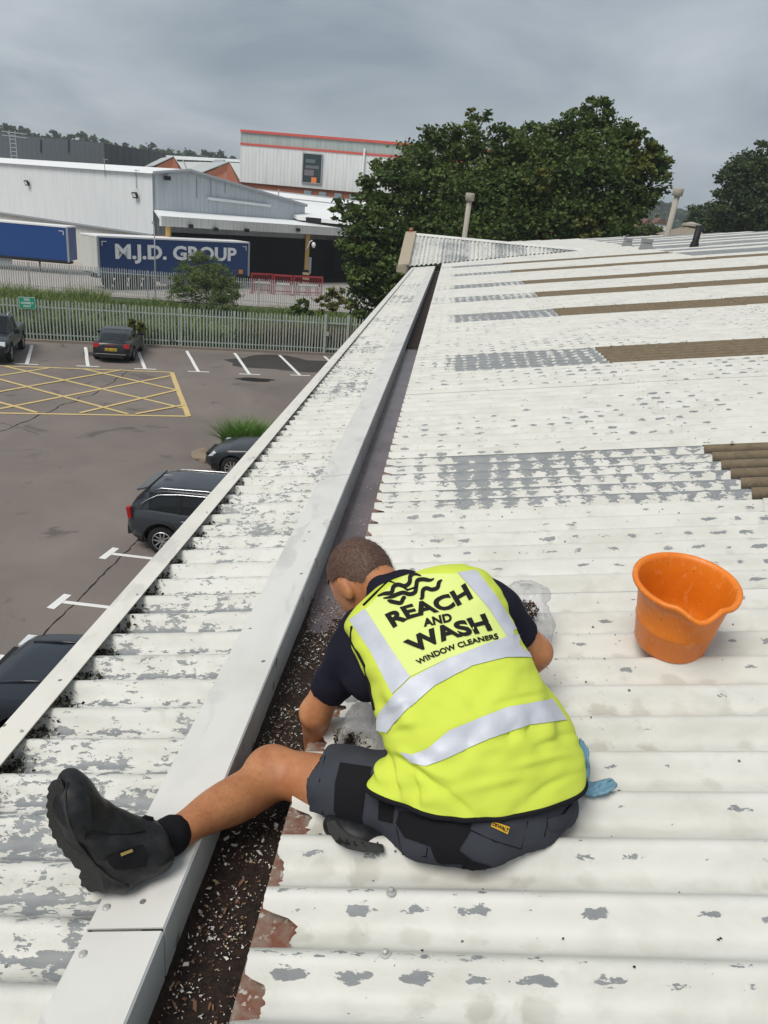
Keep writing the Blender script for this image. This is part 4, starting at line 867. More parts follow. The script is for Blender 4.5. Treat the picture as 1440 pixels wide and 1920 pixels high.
def vw():
    s = random.uniform(-6,12); o = random.uniform(.25,1.6); p = nf(s,o); return (p.x,p.y,0,.7+.5*mnoise.noise(Vector((p.x,p.y,3))))
tag(blades('fence_weeds', 9000, vw, .7, 1.5, .03, M_GR1, lean=.22), 'green weeds growing up behind the near palisade fence', 'weeds', kind='stuff')
og = empty('ornamental_grass', (-5.75,22.9,0)); tag(og, 'clump of bright green strappy grass beside the black saloon car', 'plant')
def vo(): a = random.random()*6.28; r_ = math.sqrt(random.random()); return (.72*r_*math.cos(a),.5*r_*math.sin(a),0,1)
blades('leaf_blades', 1900, vo, .65, 1.1, .013, M_GR2, og, lean=.30)
st_m = simple('sandstone', (0.24,0.19,0.14), .9, var=.25, scale=3, bump=.4)
for i,(px,py,s) in enumerate(((375,858,.34),(390,864,.28),(384,850,.24))):
    c = zp(px,py); bm = bmesh.new(); bmesh.ops.create_icosphere(bm, subdivisions=2, radius=s)
    for v in bm.verts: v.co *= 1+.5*mnoise.noise(v.co*2.4+Vector((i*5,0,0))); v.co.z *= .5
    me = bpy.data.meshes.new('border_rock'); bm.to_mesh(me); bm.free(); o = link('border_rock', me, st_m); o.location = (c.x,c.y,s*.22); tag(o, ['largest beige rock edging the grass clump, nearest the car park','flat beige rock nearest the black saloon bumper','small beige rock behind the other two at the planting edge'][i], 'rock', 'rocks edging the planting')
# far wooded hills
def hill(name, label, pts, c, depth, mcol, seed, tr):
    """wooded ridge whose skyline passes through the photo points at camera depth c"""
    rng = np.random.default_rng(seed); xs = [p[0] for p in pts]; V = []; F = []
    top = [dep(x,y+3,c) for x,y in pts]; lo = [Vector((p.x*1.0,p.y-depth,0)) for p in top]
    mb = MB(); n = len(top); bk = [Vector((p.x,p.y+depth,0)) for p in top]
    mb.add(lo+top+bk, [(i,i+1,n+i+1,n+i) for i in range(n-1)]+[(n+i,n+i+1,2*n+i+1,2*n+i) for i in range(n-1)]); h = mb.build(name, mcol); tag(h, kind='structure')
    C = []
    for i in range(n-1):
        k = max(2, int((top[i+1]-top[i]).length/(tr*.55)))
        for j in range(k*6):
            t = rng.random(); s = rng.random()**1.6; p = top[i].lerp(top[i+1],t).lerp(lo[i].lerp(lo[i+1],t), s*.75); C.append((p, tr*rng.uniform(.55,1.25)))
    P,T = blob_points([((p+Vector((0,0,-r*.2))), r) for p,r in C], 60000, rng, .6)
    o = link('hill_woodland', leaves('hill_woodland', P, tr*.2, 1, .5, T, rng=rng), M_LEAF2); tag(o, label, 'woodland', kind='stuff')
M_HILL = simple('hill_ground', (0.03,0.045,0.025), .95, var=.3, scale=.02, world_pos=True)
hill('hill', 'wooded ridge on the horizon at far left', [(-160,232),(-60,238),(0,246),(50,250),(110,256),(160,261),(190,270),(260,280),(330,289),(400,292),(470,297),(560,312),(700,330)], 430, 60, M_HILL, 1, 5.5)
hill('hill', 'hazy wooded hill beyond the roof between the trees at right', [(1080,392),(1150,386),(1200,383),(1235,388),(1270,396),(1300,399),(1340,392),(1400,396),(1500,400),(1650,408)], 620, 80, M_HILL, 2, 8)
# ================================================================== cars
def paint(name, col, rough=.28):
    t = NT(name); c = t.mix(t.noise(t.obj(), 1.2, 4), tuple(x*.9 for x in col), tuple(x*1.12 for x in col)); t.fin(c, rough, 0.0); t.set(t.b,'Specular IOR Level',.3); t.set(t.b,'Coat Weight',.45); t.set(t.b,'Coat Roughness',.06); return t.m
M_TYRE = simple('tyre', (0.018,0.018,0.019), .85); M_ALLOY = simple('alloy', (0.62,0.63,0.65), .3, .85); M_CGLASS = simple('car_glass', (0.012,0.015,0.017), .06); M_CHROME = simple('chrome', (0.6,0.62,0.65), .25, 1.0); M_LRED = simple('tail_lens', (0.35,0.012,0.015), .2); M_HEAD = simple('head_lens', (0.62,0.66,0.70), .12); M_PLATE = simple('plate_yellow', (0.75,0.50,0.05), .5); M_PLAST = simple('arch_plastic', (0.022,0.022,0.024), .65)
def interp(tab, x):
    xs = [t[0] for t in tab]; return np.interp(x, xs, [t[1] for t in tab])
def car(name, label, spec, loc, rz):
    """x runs front (+) to rear (-); profile tables give heights and half widths along the length"""
    S = spec; root = empty(name, loc, rz); tag(root, label, 'car', 'parked cars'); L = S['L']; xs = np.linspace(-L/2, L/2, 61)
    ride = S.get('ride',.2)
    # body: rings of a half profile mirrored
    V = []; prof = [(0.0,.0),(.72,.0),(.90,.06),(.97,.22),(1.0,.45),(.985,.68),(.955,.86),(.90,.955),(.72,1.0),(.38,1.03),(0,1.04)]
    m = len(prof)*2-2; F = []
    for x in xs:
        hw = interp(S['hw'],x); zb = interp(S['zb'],x) if 'zb' in S else ride; zt = interp(S['belt'],x)
        ring = [(x, hw*p[0], zb+(zt-zb)*p[1]) for p in prof]; ring += [(x,-q[1],q[2]) for q in ring[-2:0:-1]]; V += ring
    for i in range(len(xs)-1):
        for k in range(m): F.append((i*m+k, (i+1)*m+k, (i+1)*m+(k+1)%m, i*m+(k+1)%m))
    F.append(tuple(range(m))); F.append(tuple((len(xs)-1)*m+k for k in range(m))[::-1])
    me = fixn(mesh('body', V, F)); R = S['R']
    tmp = bpy.data.objects.new('tmp', me); COL.objects.link(tmp)
    for wx in S['axles']:
        cut = MB(); cut.lathe([(0,-2),(R*1.17,-2),(R*1.17,2),(0,2)], 28, (wx,0,R+.02), 'Y'); cme = fixn(cut.mesh('cut')); co = bpy.data.objects.new('cut', cme); COL.objects.link(co)
        # keep the middle of the car: two short cutters
        for sgn in (-1,1):
            c2 = MB(); h0 = interp(S['hw'],wx)-.34; c2.lathe([(0,h0),(R*1.17,h0),(R*1.17,h0+.8),(0,h0+.8)], 28, (0,0,0), 'Y'); cm = fixn(c2.mesh('cut')); c2o = bpy.data.objects.new('cut', cm); COL.objects.link(c2o)
            if sgn < 0: c2o.scale = (1,-1,1)
            c2o.location = (wx,0,R+.02); md = tmp.modifiers.new('b','BOOLEAN'); md.object = c2o; md.operation = 'DIFFERENCE'; md.solver = 'EXACT'; S.setdefault('_c',[]).append(c2o)
        bpy.data.objects.remove(co)
    bpy.context.view_layer.update(); me2 = bpy.data.meshes.new_from_object(tmp.evaluated_get(bpy.context.evaluated_depsgraph_get())); bpy.data.objects.remove(tmp)
    for c in S.pop('_c',[]): bpy.data.objects.remove(c)
    me2.materials.clear(); me2.polygons.foreach_set('use_smooth',[True]*len(me2.polygons)); body = link('body', me2, S['m'], root)
    es = body.modifiers.new('edge','EDGE_SPLIT'); es.split_angle = math.radians(38)
    # greenhouse: glass volume, then roof skin and pillars over it
    g = [x for x in np.linspace(S['gr'],S['gf'],33)]; V = []; gp = [(1.0,0.0),(.965,.3),(.92,.6),(.865,.85),(.80,.94),(.6,.985),(.3,1.0),(0,1.005)]; F = []
    for x in g:
        hw = interp(S['ghw'],x); z0 = interp(S['belt'],x)-.03; z1 = max(interp(S['roof'],x), z0+.012)
        ring = [(x,hw*p[0],z0+(z1-z0)*p[1]) for p in gp]; ring += [(x,-q[1],q[2]) for q in ring[-2::-1]]; V += ring
    m = len(gp)*2-1
    for i in range(len(g)-1):
        for k in range(m-1): F.append((i*m+k,(i+1)*m+k,(i+1)*m+k+1,i*m+k+1))
    link('window_glass', mesh('window_glass', V, F), M_CGLASS, root, True)
    # painted skin pieces: roof panel and pillars, lifted 6 mm
    def skin(nm, sel, mt, lift=.008, half=None):
        FF_ = []; 
        for i in range(len(g)-1):
            for k in range(m-1):
                kk = k if k < len(gp)-1 else m-2-k
                if half is not None and (k < len(gp)-1) != (half == 0): continue
                if sel((g[i]+g[i+1])/2, kk): FF_.append((i*m+k,(i+1)*m+k,(i+1)*m+k+1,i*m+k+1))
        if not FF_: return
        cx = np.array(V); ctr = np.array([np.mean(g),0,np.mean(cx[:,2])-.3]); dd = cx-ctr; dd[:,0] *= .25; dd /= np.linalg.norm(dd,axis=1,keepdims=True); W = cx+dd*lift
        used = sorted({i for f in FF_ for i in f}); mp_ = {u:i for i,u in enumerate(used)}; link(nm, mesh(nm,[W[u] for u in used],[tuple(mp_[i] for i in f) for f in FF_]), mt, root, True)
    rf0, rf1 = S['rr'], S['rfr']
    skin('roof_panel', lambda x,k: rf0 <= x <= rf1 and k >= 3, S['m'])
    skin('pillar', lambda x,k: (x < rf0 and k in (2,3)) , S['m']); skin('windscreen_pillar', lambda x,k: x > rf1 and k in (3,), S['m'])
    if 'cp' in S:
        for half in (0,1): skin('rear_quarter', lambda x,k: x < S['cp'] and k <= 3, S['m'], .008, half)
    for bx in S.get('bp',[]): skin('door_pillar', lambda x,k: abs(x-bx) < .06 and k <= 2, M_BLACK, .01)
    # wheels
    for wx in S['axles']:
        for sg in (-1,1):
            hw = interp(S['hw'],wx); w = empty('wheel',(wx,sg*(hw-.12),R)); w.parent = root
            mb = MB(); mb.lathe([(R*.66,-.10),(R*.92,-.11),(R,-.07),(R,.07),(R*.92,.11),(R*.66,.10)], 28, axis='Y'); link('tyre', mb.mesh('tyre'), M_TYRE, w, True)
            mb = MB(); mb.lathe([(R*.68,-.1),(R*.66,.0),(R*.1,.0)], 28, axis='Y'); link('brake_disc', mb.mesh('brake_disc'), M_BLACK, w)
            mb = MB(); o_ = sg*.085; mb.lathe([(R*.60,o_-.02),(R*.69,o_),(R*.69,o_+.012*sg),(R*.60,o_-.01)], 28, axis='Y'); mb.lathe([(0,o_),(R*.14,o_),(R*.16,o_-.03*sg)], 14, axis='Y')
            for k in range(S.get('spk',10)):
                a = 2*math.pi*k/S.get('spk',10); mb.box((math.cos(a)*R*.38,o_-.012*sg,math.sin(a)*R*.38),(R*.56,.03,R*.085),0,0,-a+.12*(1 if k%2 else -1))
            link('rim', mb.mesh('rim'), M_ALLOY, w)
    mb = MB(); mb.box(((S['axles'][0]+S['axles'][1])/2,0,ride+.06),(L*.9,S['hw'][1][1]*1.75,.1)); link('underbody', mb.mesh('underbody'), M_PLAST, root)
    return root
def cpart(root, name, pts, m, sub=False, sm=False):
    o = link(name, pts.mesh(name), m, root, sm); return o
def proud(root, name, x0, x1, ys, z0, z1, m, bulge=.02):
    """small curved panel (lamp, plate) hung on the body end"""
    mb = MB(); mb.prism([(x0,ys[0],z0),(x0,ys[1],z0),(x1,ys[1],z1),(x1,ys[0],z1)], (bulge if x0 > 0 else -bulge,0,0)); return bevel(link(name, fixn(mb.mesh(name)), m, root), .012)
# --- crossover seen from above its rear left
M_GREYB = paint('paint_graphite', (0.030,0.036,0.044)); M_BLK = paint('paint_black', (0.010,0.012,0.015)); M_BLUEB = paint('paint_blue_black', (0.010,0.014,0.022)); M_MATTE = paint('paint_dark_grey', (0.022,0.026,0.030), .35)
SUV = dict(L=4.36, hw=[(-2.18,.70),(-2.05,.84),(-1.6,.895),(0,.905),(1.5,.89),(2.0,.80),(2.18,.62)], zb=[(-2.18,.38),(-1.9,.24),(1.9,.22),(2.18,.34)], belt=[(-2.18,.86),(-2.12,.98),(-1.7,1.06),(0,1.00),(.9,.98),(1.3,.97),(1.9,.82),(2.18,.58)], roof=[(-2.1,1.06),(-1.95,1.30),(-1.72,1.47),(-1.2,1.54),(-.3,1.57),(.3,1.53),(.75,1.32),(1.28,1.0)], ghw=[(-2.1,.74),(-1.6,.80),(0,.83),(.8,.81),(1.3,.74)], gr=-2.08, gf=1.28, rr=-1.78, rfr=.30, bp=[.05,-.95], cp=-1.62, R=.34, axles=(-1.35,1.35), m=M_GREYB, spk=10, ride=.2)
suv = car('crossover_car', 'graphite crossover parked nose in with chrome window line and roof rail', SUV, (-4.28,15.80,0), 0.0)
for s in (-1,1):
    proud(suv,'tail_light',-2.02,-2.06,(s*.80-.07,s*.80+.07),.80,1.06,M_LRED,.09); mb = MB(); mb.tube([(-1.55,s*.69,1.455),(-1.42,s*.67,1.515),(-.4,s*.68,1.555),(.2,s*.68,1.515)],.013,8); link('roof_rail', mb.mesh('roof_rail'), M_CHROME, suv, True)
    mb = MB(); mb.tube([(-1.88,s*.805,1.10),(-1.72,s*.785,1.24),(-1.45,s*.755,1.385),(-1.0,s*.745,1.435),(-.3,s*.75,1.455),(.3,s*.755,1.42),(.75,s*.775,1.24)],.012,6); link('window_trim', mb.mesh('window_trim'), M_CHROME, suv, True)
    for x in (-.78,.28): mb = MB(); mb.tube([(x-.12,s*.915,.885),(x-.1,s*.945,.89),(x+.1,s*.945,.885),(x+.12,s*.915,.88)],.016,6); link('door_handle', mb.mesh('door_handle'), M_CHROME, suv, True)
    for wx in (-1.35,1.35):
        mb = MB(); pts = [(wx+math.cos(a)*.43,s*(interp(SUV['hw'],wx)+.003),.36+math.sin(a)*.43) for a in np.linspace(-.15,math.pi+.15,18)]; mb.tube(pts,.035,6); link('arch_trim', mb.mesh('arch_trim'), M_PLAST, suv, True)
    mb = MB(); mb.box((0,s*.895,.30),(1.9,.05,.14)); link('sill', mb.mesh('sill'), M_PLAST, suv)
mb = MB(); mb.prism([(-1.36,-.02,1.555),(-1.60,-.05,1.53),(-1.58,.05,1.53)],(0,.0,.055)); link('roof_fin', fixn(mb.mesh('roof_fin')), M_ALLOY, suv)
mb = MB(); mb.box((-1.86,0,1.435),(.26,1.22,.03),0,0,-.30); link('rear_spoiler', mb.mesh('rear_spoiler'), M_GREYB, suv)
mb = MB(); mb.box((-2.16,0,.46),(.06,1.4,.2)); link('rear_bumper', mb.mesh('rear_bumper'), M_PLAST, suv)
# --- saloon, nose to the car park
SAL = dict(L=4.5, hw=[(-2.25,.66),(-2.0,.83),(0,.90),(1.5,.88),(2.0,.80),(2.25,.55)], zb=[(-2.25,.36),(-1.9,.2),(1.9,.2),(2.25,.30)], belt=[(-2.25,.80),(-2.1,.98),(-1.5,1.0),(0,.93),(1.0,.92),(1.5,.87),(2.0,.74),(2.25,.52)], roof=[(-2.0,1.0),(-1.4,1.36),(-.7,1.45),(-.2,1.41),(.75,.93)], ghw=[(-2,.68),(-.3,.80),(.75,.74)], gr=-1.95, gf=.74, rr=-1.4, rfr=-.2, bp=[-.35], R=.33, axles=(-1.38,1.38), m=M_BLK, spk=10)
sal = car('saloon_car', 'shiny black saloon parked nose out beside the grass clump', SAL, (-4.15,21.10,0), math.pi)
for s in (-1,1): proud(sal,'headlight',1.98,1.86,(s*.70-.13,s*.70+.1),.62,.74,M_HEAD,.12); mb = MB(); mb.prism([(2.02,s*.70-.05,.66),(2.02,s*.70+.05,.66),(1.98,s*.70+.05,.71),(1.98,s*.70-.05,.71)],(.09,0,0)); link('lamp_unit', fixn(mb.mesh('lamp_unit')), M_BLACK, sal)
mb = MB(); mb.box((2.2,0,.5),(.12,.9,.22)); link('grille', mb.mesh('grille'), M_PLAST, sal)
# --- big black off-roader at the lower left, nose out
OFF = dict(L=4.7, hw=[(-2.35,.85),(-2.1,.93),(0,.96),(1.8,.95),(2.15,.91),(2.35,.80)], zb=[(-2.35,.45),(-1.9,.32),(1.9,.32),(2.35,.42)], belt=[(-2.35,1.1),(0,1.12),(.9,1.12),(1.4,1.10),(2.0,1.03),(2.25,.96),(2.35,.80)], roof=[(-2.3,1.6),(-1.9,1.76),(0,1.80),(.25,1.76),(.95,1.12)], ghw=[(-2.3,.80),(0,.84),(.95,.80)], gr=-2.28, gf=.93, rr=-2.2, rfr=.22, bp=[-.3,-1.3], R=.38, axles=(-1.42,1.45), m=M_BLUEB, spk=5, ride=.3)
off = car('offroad_car', 'large black off-roader with silver headlight at the lower left', OFF, (-3.55,8.95,0), math.pi)
for s in (-1,1): proud(off,'headlight',2.20,2.17,(s*.72-.16,s*.72+.14),.72,.93,M_HEAD,.16)
for x in (1.25,): 
    for s in (-1,1): mb = MB(); mb.lathe([(0,.012),(.015,.012),(.018,0)],8,(1.15,s*.3,1.125)); link('washer_jet', mb.mesh('washer_jet'), M_BLACK, off)
mb = MB(); mb.box((2.33,0,.80),(.1,1.1,.2)); link('grille', mb.mesh('grille'), M_PLAST, off)
mb = MB(); mb.box((2.36,0,.52),(.16,1.75,.24)); bevel(link('bumper', mb.mesh('bumper'), M_BLUEB, off),.05)
for s in (-1,1): mb = MB(); mb.tube([(2.05,s*.55,1.03),(1.6,s*.52,1.105),(1.0,s*.50,1.15)],.02,6); link('bonnet_crease', mb.mesh('bonnet_crease'), M_BLUEB, off, True)
# --- coupe by the fence, seen from behind
TTS = dict(L=4.18, hw=[(-2.09,.66),(-1.95,.82),(-1.3,.92),(0,.90),(1.3,.91),(1.9,.8),(2.09,.6)], zb=[(-2.09,.34),(-1.8,.2),(1.8,.2),(2.09,.3)], belt=[(-2.09,.70),(-2.0,.90),(-1.7,.97),(0,.92),(1.0,.90),(1.6,.8),(2.09,.52)], roof=[(-1.85,.96),(-1.2,1.22),(-.5,1.34),(0,1.36),(.4,1.30),(1.1,.92)], ghw=[(-1.85,.60),(-1,.74),(0,.78),(1.1,.70)], gr=-1.82, gf=1.08, rr=-.62, rfr=.35, R=.33, axles=(-1.25,1.25), m=M_BLK, spk=7)
pr_, pl_ = zp(252,682), zp(181,679); cc = (pr_+pl_)/2; tdir = math.atan2(nper.y,nper.x)
tt = car('coupe_car', 'black two door coupe with yellow rear number plate by the fence', TTS, (cc.x+nper.x*2.0,cc.y+nper.y*2.0,0), tdir-.08)
for s in (-1,1): proud(tt,'tail_light',-2.02,-1.98,(s*.66-.15,s*.66+.12),.68,.88,M_LRED,.06); mb = MB(); mb.box((.55,s*.98,.98),(.12,.2,.13)); link('door_mirror', mb.mesh('door_mirror'), M_BLK, tt); mb = MB(); mb.lathe([(.0,0),(.045,0),(.05,.05)],10,(-2.12,s*.5,.30),'X'); link('exhaust', mb.mesh('exhaust'), M_CHROME, tt)
pl = MB(); pl.box((-2.115,0,.62),(.03,.52,.12)); link('number_plate', pl.mesh('number_plate'), M_PLATE, tt)
text_on_plane('plate_lettering','LS02 HGG',(-2.134,.235,.575),(0,-1,0),(0,0,1),.47,.085,M_BLACK,tt,.02)
mb = MB(); mb.box((-2.10,0,.30),(.06,1.1,.1)); link('diffuser', mb.mesh('diffuser'), M_PLAST, tt); mb = MB(); mb.box((-2.09,0,.80),(.02,.34,.03)); link('brake_light', mb.mesh('brake_light'), M_LRED, tt)
mb = MB(); mb.box((-2.13,0,.42),(.02,1.3,.025)); link('bumper_trim', mb.mesh('bumper_trim'), M_ALLOY, tt)
# --- pickup cut by the left edge, nose to us
PIK = dict(L=5.0, hw=[(-2.5,.85),(-2.2,.92),(0,.93),(1.9,.93),(2.3,.85),(2.5,.7)], zb=[(-2.5,.5),(-1.9,.4),(1.9,.4),(2.5,.48)], belt=[(-2.5,1.12),(0,1.13),(.9,1.13),(1.6,1.10),(2.2,1.0),(2.5,.75)], roof=[(-.9,1.15),(-.8,1.72),(0,1.82),(.3,1.78),(1.05,1.13)], ghw=[(-.9,.80),(0,.80),(1.05,.78)], gr=-.88, gf=1.02, rr=-.82, rfr=.28, bp=[-.2], R=.40, axles=(-1.5,1.6), m=M_MATTE, spk=6, ride=.4)
w_ = zp(26,680); pk_ = car('pickup_car', 'dark grey pickup cut by the left edge, facing the camera', PIK, (w_.x-.98+nper.x*1.75, w_.y+nper.y*1.75-.35, 0), tdir+math.pi+.04)
for s in (-1,1): proud(pk_,'headlight',2.30,2.24,(s*.66-.17,s*.66+.14),.80,.98,M_HEAD,.1); mb = MB(); mb.box((.75,s*1.02,1.2),(.14,.22,.2)); link('door_mirror', mb.mesh('door_mirror'), M_BLACK, pk_); mb = MB(); mb.lathe([(0,.02),(.06,.02),(.07,0)],10,(2.42,s*.55,.55),'X'); link('fog_lamp', mb.mesh('fog_lamp'), M_HEAD, pk_)
mb = MB(); mb.box((2.46,0,.6),(.14,1.5,.4)); bevel(link('bumper', mb.mesh('bumper'), M_PLAST, pk_),.05)
for s in (-1,1): mb = MB(); mb.tube([(-.7,s*.62,1.80),(-.6,s*.62,1.87),(.1,s*.62,1.87),(.2,s*.62,1.80)],.02,6); link('roof_rail', mb.mesh('roof_rail'), M_ALLOY, pk_, True)
# ================================================================== the man clearing the gutter
def K(px, py, c): return np.array([(px-720)/FPX*c, (960-py)/FPX*c, c])          # camera-aligned metres
def k2w(q):
    q = np.asarray(q, float); w = q @ RC.T; w[..., 2] += CAMZ; return w
def roof_h(q):                                                                   # height above the crest plane
    return (np.asarray(q) @ RC.T) @ RN + 1.3
def cap(a, b, ra, rb=None, sq=None):
    a, b = np.array(a), np.array(b); rb = ra if rb is None else rb; ab = b-a; L2 = max(1e-9, float(ab @ ab))
    def f(P):
        t = np.clip(((P-a) @ ab)/L2, 0, 1); return np.linalg.norm(P-a-t[:,None]*ab, axis=1)-(ra+(rb-ra)*t)
    return f
def ell(c, ax, r):
    """ellipsoid: centre, 3 axis rows, radii"""
    c = np.array(c); A_ = np.array(ax, float); A_ /= np.linalg.norm(A_, axis=1, keepdims=True); r = np.array(r)
    def f(P):
        q = (P-c) @ A_.T; k0 = np.linalg.norm(q/r, axis=1); k1 = np.linalg.norm(q/(r*r), axis=1)+1e-9; return k0*(k0-1)/k1
    return f
def smin(fs, k):
    def f(P):
        d = fs[0](P)
        for g in fs[1:]:
            e = g(P); h = np.clip(.5+.5*(e-d)/k, 0, 1); d = e*(1-h)+d*h-k*h*(1-h)
        return d
    return f
def surf(fn, lo, hi, h, disp=None):
    """surface nets on a regular grid, vectorised; returns verts, quads"""
    lo = np.array(lo); n = np.ceil((np.array(hi)-lo)/h).astype(int)+1
    g = [lo[i]+h*np.arange(n[i]) for i in range(3)]
    X = np.stack(np.meshgrid(*g, indexing='ij'), -1).reshape(-1,3); D = np.empty(len(X))
    for s in range(0, len(X), 400000): D[s:s+400000] = fn(X[s:s+400000])
    D = D.reshape(n); ins = D < 0
    c = np.zeros(n-1, int); 
    for a in (0,1):
        for b in (0,1):
            for d in (0,1): c += ins[a:n[0]-1+a, b:n[1]-1+b, d:n[2]-1+d]
    act = (c > 0) & (c < 8); idx = -np.ones(n-1, int); idx[act] = np.arange(act.sum()); cells = np.argwhere(act)
    acc = np.zeros((len(cells),3)); cnt = np.zeros(len(cells))
    cor = [(a,b,d) for a in (0,1) for b in (0,1) for d in (0,1)]
    for i, p in enumerate(cor):
        for q in cor[i+1:]:
            if sum(abs(x-y) for x,y in zip(p,q)) != 1: continue
            d0 = D[tuple((cells+p).T)]; d1 = D[tuple((cells+q).T)]; m = (d0 < 0) != (d1 < 0); t = np.where(m, d0/(d0-d1+1e-12), 0)[:,None]
            acc += np.where(m[:,None], np.array(p)+t*(np.array(q)-np.array(p)), 0); cnt += m
    V = lo+h*(cells+acc/cnt[:,None]); Q = []
    for ax in range(3):
        u, w = [(1,2),(2,0),(0,1)][ax]; sl0 = [slice(None)]*3; sl1 = [slice(None)]*3; sl0[ax] = slice(0,-1); sl1[ax] = slice(1,None)
        e = ins[tuple(sl0)] != ins[tuple(sl1)]; E_ = np.argwhere(e); E_ = E_[(E_[:,u] > 0) & (E_[:,w] > 0) & (E_[:,u] < n[u]-1) & (E_[:,w] < n[w]-1)]
        du = np.zeros(3,int); du[u] = 1; dw = np.zeros(3,int); dw[w] = 1
        q = np.stack([idx[tuple((E_-du-dw).T)], idx[tuple((E_-dw).T)], idx[tuple(E_.T)], idx[tuple((E_-du).T)]], 1)
        fl = ~ins[tuple(E_.T)]; q[fl] = q[fl][:, ::-1]; Q.append(q)
    Q = np.concatenate(Q); Q = Q[(Q >= 0).all(1)]
    return V, Q
def lap(V, Q, it=2, lam=.5):
    E_ = np.concatenate([Q[:,[0,1]],Q[:,[1,2]],Q[:,[2,3]],Q[:,[3,0]]]); 
    for _ in range(it):
        A_ = np.zeros_like(V); c = np.zeros(len(V)); np.add.at(A_, E_[:,0], V[E_[:,1]]); np.add.at(c, E_[:,0], 1); np.add.at(A_, E_[:,1], V[E_[:,0]]); np.add.at(c, E_[:,1], 1)
        V = V+(A_/np.maximum(c,1)[:,None]-V)*lam
    return V
def fixq(me):
    return fixn(me)
man = empty('person', Vector(k2w(K(880,1600,1.70)))); man.rotation_euler = (0,0,0)
tag(man, 'man in yellow hi-vis vest and grey shorts sitting bent over the gutter', 'person')
MO = np.array(man.location)
def mpart(name, V, Q, m, parent=man, smooth=True):
    W = k2w(V)-MO; me = npmesh(name, W, Q); fixn(me); return link(name, me, m, parent, smooth)
def sdfpart(name, fn, pts, pad, h, m, parent=man, it=2, wob=None):
    pts = np.array(pts); V, Q = surf(fn, pts.min(0)-pad, pts.max(0)+pad, h); V = lap(V, Q, it)
    if wob: 
        N_ = np.array([mnoise.noise(Vector(p*wob[0])) for p in V]); 
        G = np.stack([fn(V+np.eye(3)[i]*.002)-fn(V-np.eye(3)[i]*.002) for i in range(3)],1); G /= np.linalg.norm(G,axis=1,keepdims=True)+1e-9; V = V+G*(N_*wob[1])[:,None]
    return mpart(name, V, Q, m, parent)
# ---- materials
def skin_mat():
    t = NT('skin_tanned'); o = t.obj(); f = t.noise(o, 9, 4, .6); c = t.mix(t.ramp(f,.35,.7), (0.39,0.150,0.060), (0.54,0.245,0.108)); f3 = t.noise(o, 34, 4, .65); c = t.mix(t.math('MULTIPLY', t.ramp(f3,.45,.7), .35), c, (0.30,0.10,0.045)); f2 = t.noise(o, 160, 3, .6)
    c = t.mix(t.math('MULTIPLY', t.ramp(f2,.55,.75), .3), c, (0.24,0.09,0.045)); t.bump(f2,.25,.002); t.fin(c,.52); t.set(t.b,'Subsurface Weight',.12); t.set(t.b,'Subsurface Radius',(.012,.004,.002)); t.set(t.b,'Subsurface Scale',.5); return t.m
M_SKIN = skin_mat()
def cloth_mat(name, col, var=.12, weave=900, rough=.85, dirt=None):
    t = NT(name); o = t.obj(); f = t.noise(o, 7, 4, .6); c = t.mix(f, tuple(x*(1-var) for x in col), tuple(min(1,x*(1+var)) for x in col))
    if dirt: c = t.mix(t.math('MULTIPLY', t.ramp(t.noise(o, 11, 5, .65), .62, .74), .5), c, dirt)
    t.bump(t.noise(o, weave, 2), .12, .0006); t.fin(c, rough); t.set(t.b,'Specular IOR Level',.12); return t.m
M_VEST = cloth_mat('hi_vis_yellow', (0.60,0.70,0.085), .08, 700, .7, (0.50,0.56,0.07)); M_VPAN = cloth_mat('hi_vis_panel', (0.68,0.77,0.25), .05, 700, .7)
M_NAVY = cloth_mat('navy_cotton', (0.013,0.013,0.024), .2); M_SHORT = cloth_mat('charcoal_workwear', (0.048,0.051,0.064), .25, 600, .85); M_CORD = cloth_mat('black_canvas', (0.012,0.012,0.014), .2); M_SOCK = cloth_mat('black_sock', (0.010,0.010,0.012), .2, 500)
def refl_mat():
    t = NT('reflective_tape'); o = t.obj(); f = t.noise(o, 26, 4, .6); c = t.mix(f, (0.46,0.48,0.54), (0.60,0.62,0.68)); t.bump(t.noise(o, 60, 3), .15, .002); return t.fin(c, .5, .08)
M_REFL = refl_mat()
def boot_mat():
    t = NT('black_leather'); o = t.obj(); f = t.noise(o, 30, 5, .65); c = t.mix(t.ramp(f,.4,.75), (0.008,0.0085,0.010), (0.022,0.023,0.025)); t.bump(f,.3,.003); t.set(t.b,'Specular IOR Level',.3); return t.fin(c,.48)
M_BOOT = boot_mat(); M_SOLE = simple('rubber_sole', (0.042,0.042,0.040), .8, var=.3, scale=40, bump=.3, bscale=90); M_INK = simple('black_print', (0.012,0.012,0.010), .75); M_BADGE = simple('badge_yellow', (0.72,0.42,0.03), .7)
# ---- joints (photo pixel, camera depth)
hipL, kneeL, ankL = K(782,1505,1.80), K(514,1447,1.97), K(285,1592,1.66)
hipR, kneeR, footR = K(990,1505,1.80), K(985,1440,2.16), K(700,1560,1.84)
pel = K(893,1515,1.76); C7 = K(742,1113,2.03); head = K(680,1085,2.13)
shL, elL, wrL = K(668,1200,1.98), K(592,1336,2.10), K(590,1412,2.26)
shR, elR, wrR = K(925,1130,2.03), K(1005,1223,2.12), K(930,1330,2.24)
yv = np.array([0,1,0.]); UPc = RC.T @ np.array([0,0,1.0])
